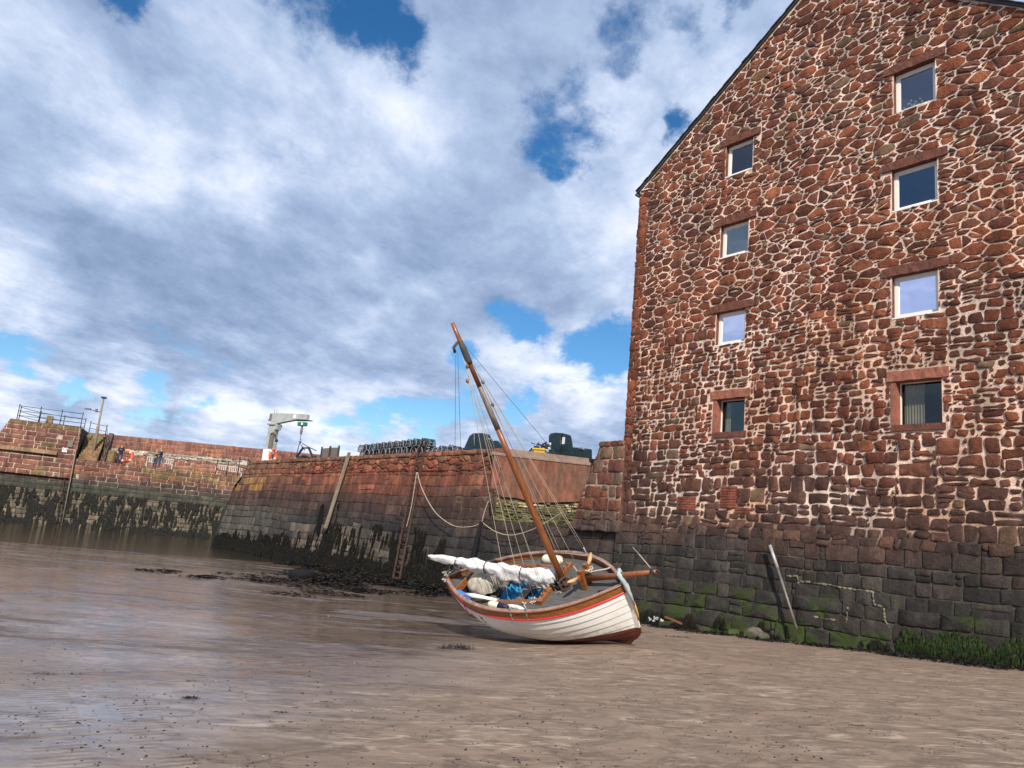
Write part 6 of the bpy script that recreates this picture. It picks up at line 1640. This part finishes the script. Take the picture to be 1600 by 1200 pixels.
    m.tube([hullpt(.52, 1, 1, -.05)+Vector((0, 0, .0)), hullpt(.6, 1, 1, -.06), q, q+Vector((.02, -.05, -.1)), q+Vector((.06, -.14, -.13)), q+Vector((.08, -.05, -.08)), q], .009, 5); m.build('rope_loop', ROPE, b)
    m = MB(); q = hullpt(.235, 1, -1, .02); m.tube([q+Vector((-.02, .14, .05)), q+Vector((0, .03, .05)), q+Vector((0, -.02, 0)), q+Vector((.01, -.015, -.16)), q+Vector((.04, -.0, -.34)), q+Vector((.05, .06, -.50))], .009, 5); m.build('red_painter', RED, b)
    # ---------------- things lying in and on the boat
    def capsule(m, a, b_, r, n_=14, ends=.35):
        a, b_ = Vector(a), Vector(b_); K = 13
        pts = [a.lerp(b_, k/(K-1)) for k in range(K)]; rs = [r*math.sqrt(max(.06, 1-max(0, abs(2*k/(K-1)-1)-(1-ends*1.2))**2/(ends*1.2)**2)) for k in range(K)]
        m.tube(pts, rs, n_)
    m = MB(); p = Vector((2.13, .86, 1.16)); q = Vector((2.67, .80, 1.19)); capsule(m, p, q, .105); loose(m, 'fender', FEND, 'large cream inflatable fender on the far side deck behind the mast', 'fender', (2.4, .83, 1.15))
    m = MB(); p = Vector((1.72, -.74, 1.10)); q = Vector((2.05, -.77, 1.11)); capsule(m, p, q, .072); f = loose(m, 'fender', FEND, 'stained cream fender lying along the near side deck', 'fender', (1.9, -.75, 1.1))
    m = MB(); m.tube([Vector((2.02, -.77, 1.11)), Vector((2.14, -.78, 1.11)), Vector((2.26, -.79, 1.12))], [.080, .066, .04], 12)
    o = m.build('navy_end', NAVY); o.parent = f; o.matrix_parent_inverse = Matrix.Translation((-1.9, .75, -1.1))
    m = MB(); capsule(m, (2.22, -.74, 1.13), (2.66, -.80, 1.13), .045, 10, .8); loose(m, 'fender', WHITE, 'slim white fender lying forward of the stained cream one', 'fender', (2.4, -.77, 1.1))
    # oar with white blade + blue blade
    m = MB(); m.tube([(1.0, -.56, 1.13), (1.25, -.60, 1.14), (1.9, -.66, 1.16)], [.03, .055, .026], 10); loose(m, 'oar', WHITE, 'white painted oar lying on the near side deck', 'oar', (1.4, -.6, 1.12))
    m = MB(); m.box((.82, -.52, 1.09), (.34, .15, .03), Matrix.Rotation(-.35, 3, 'Z')); m.tube([(.93, -.56, 1.10), (1.18, -.66, 1.10)], .02, 7); loose(m, 'paddle', BLUEP, 'bright blue paddle blade on the deck near the stern', 'paddle', (.8, -.5, 1.08), bevel=.012)
    m = MB(); m.tube([(1.05, -.60, 1.07), (1.3, -.68, 1.06), (1.5, -.70, 1.07)], .045, 8); m.box((1.50, -.70, 1.13), (.26, .05, .05), Matrix.Rotation(.3, 3, 'Z')); m.box((1.50, -.66, 1.10), (.22, .1, .10), Matrix.Rotation(.3, 3, 'Z')); loose(m, 'boathook', DARKWOOD, 'dark wooden gear and cleat block beside the oar', 'gear', (1.3, -.66, 1.05))
    # canvas bundle in stern
    m = MB(); c = Vector((.98, .10, .98)); 
    m.grid(lambda i, j: c+Vector((.40*math.sin(math.pi*.55*i/10)*math.cos(2*math.pi*j/28), .36*math.sin(math.pi*.55*i/10)*math.sin(2*math.pi*j/28), .28*math.cos(math.pi*.55*i/10)-.05))*(1+.10*nz(i*.5, j*.4, 3)+.05*math.sin(j*2.3)), 11, 28, closev=True)
    loose(m, 'canvas_cover', CANVAS, 'humped cream canvas cover over the engine box in the stern of the boat', 'cover', c)
    for c, sx, sy, h_, lab in ((Vector((1.58, .24, .72)), .26, .30, .12, 'crumpled blue tarpaulin in the middle of the cockpit'), (Vector((2.42, -.02, .74)), .34, .42, .15, 'blue tarpaulin spread in the cockpit just behind the mast'), (Vector((1.75, -.2, .50)), .35, .2, .05, 'dark blue sheet low in the cockpit under the sail')):
        m = MB(); m.grid(lambda i, j: c+Vector((sx*(i/12*2-1), sy*(j/12*2-1), h_*nz(i*.45, j*.5, c.x*3)*1.6-.25*((i/6-1)**2+(j/6-1)**2)*.22)), 13, 13, smooth=False)
        loose(m, 'tarpaulin', BLUET, lab, 'tarpaulin', c)
    return b
build_boat()
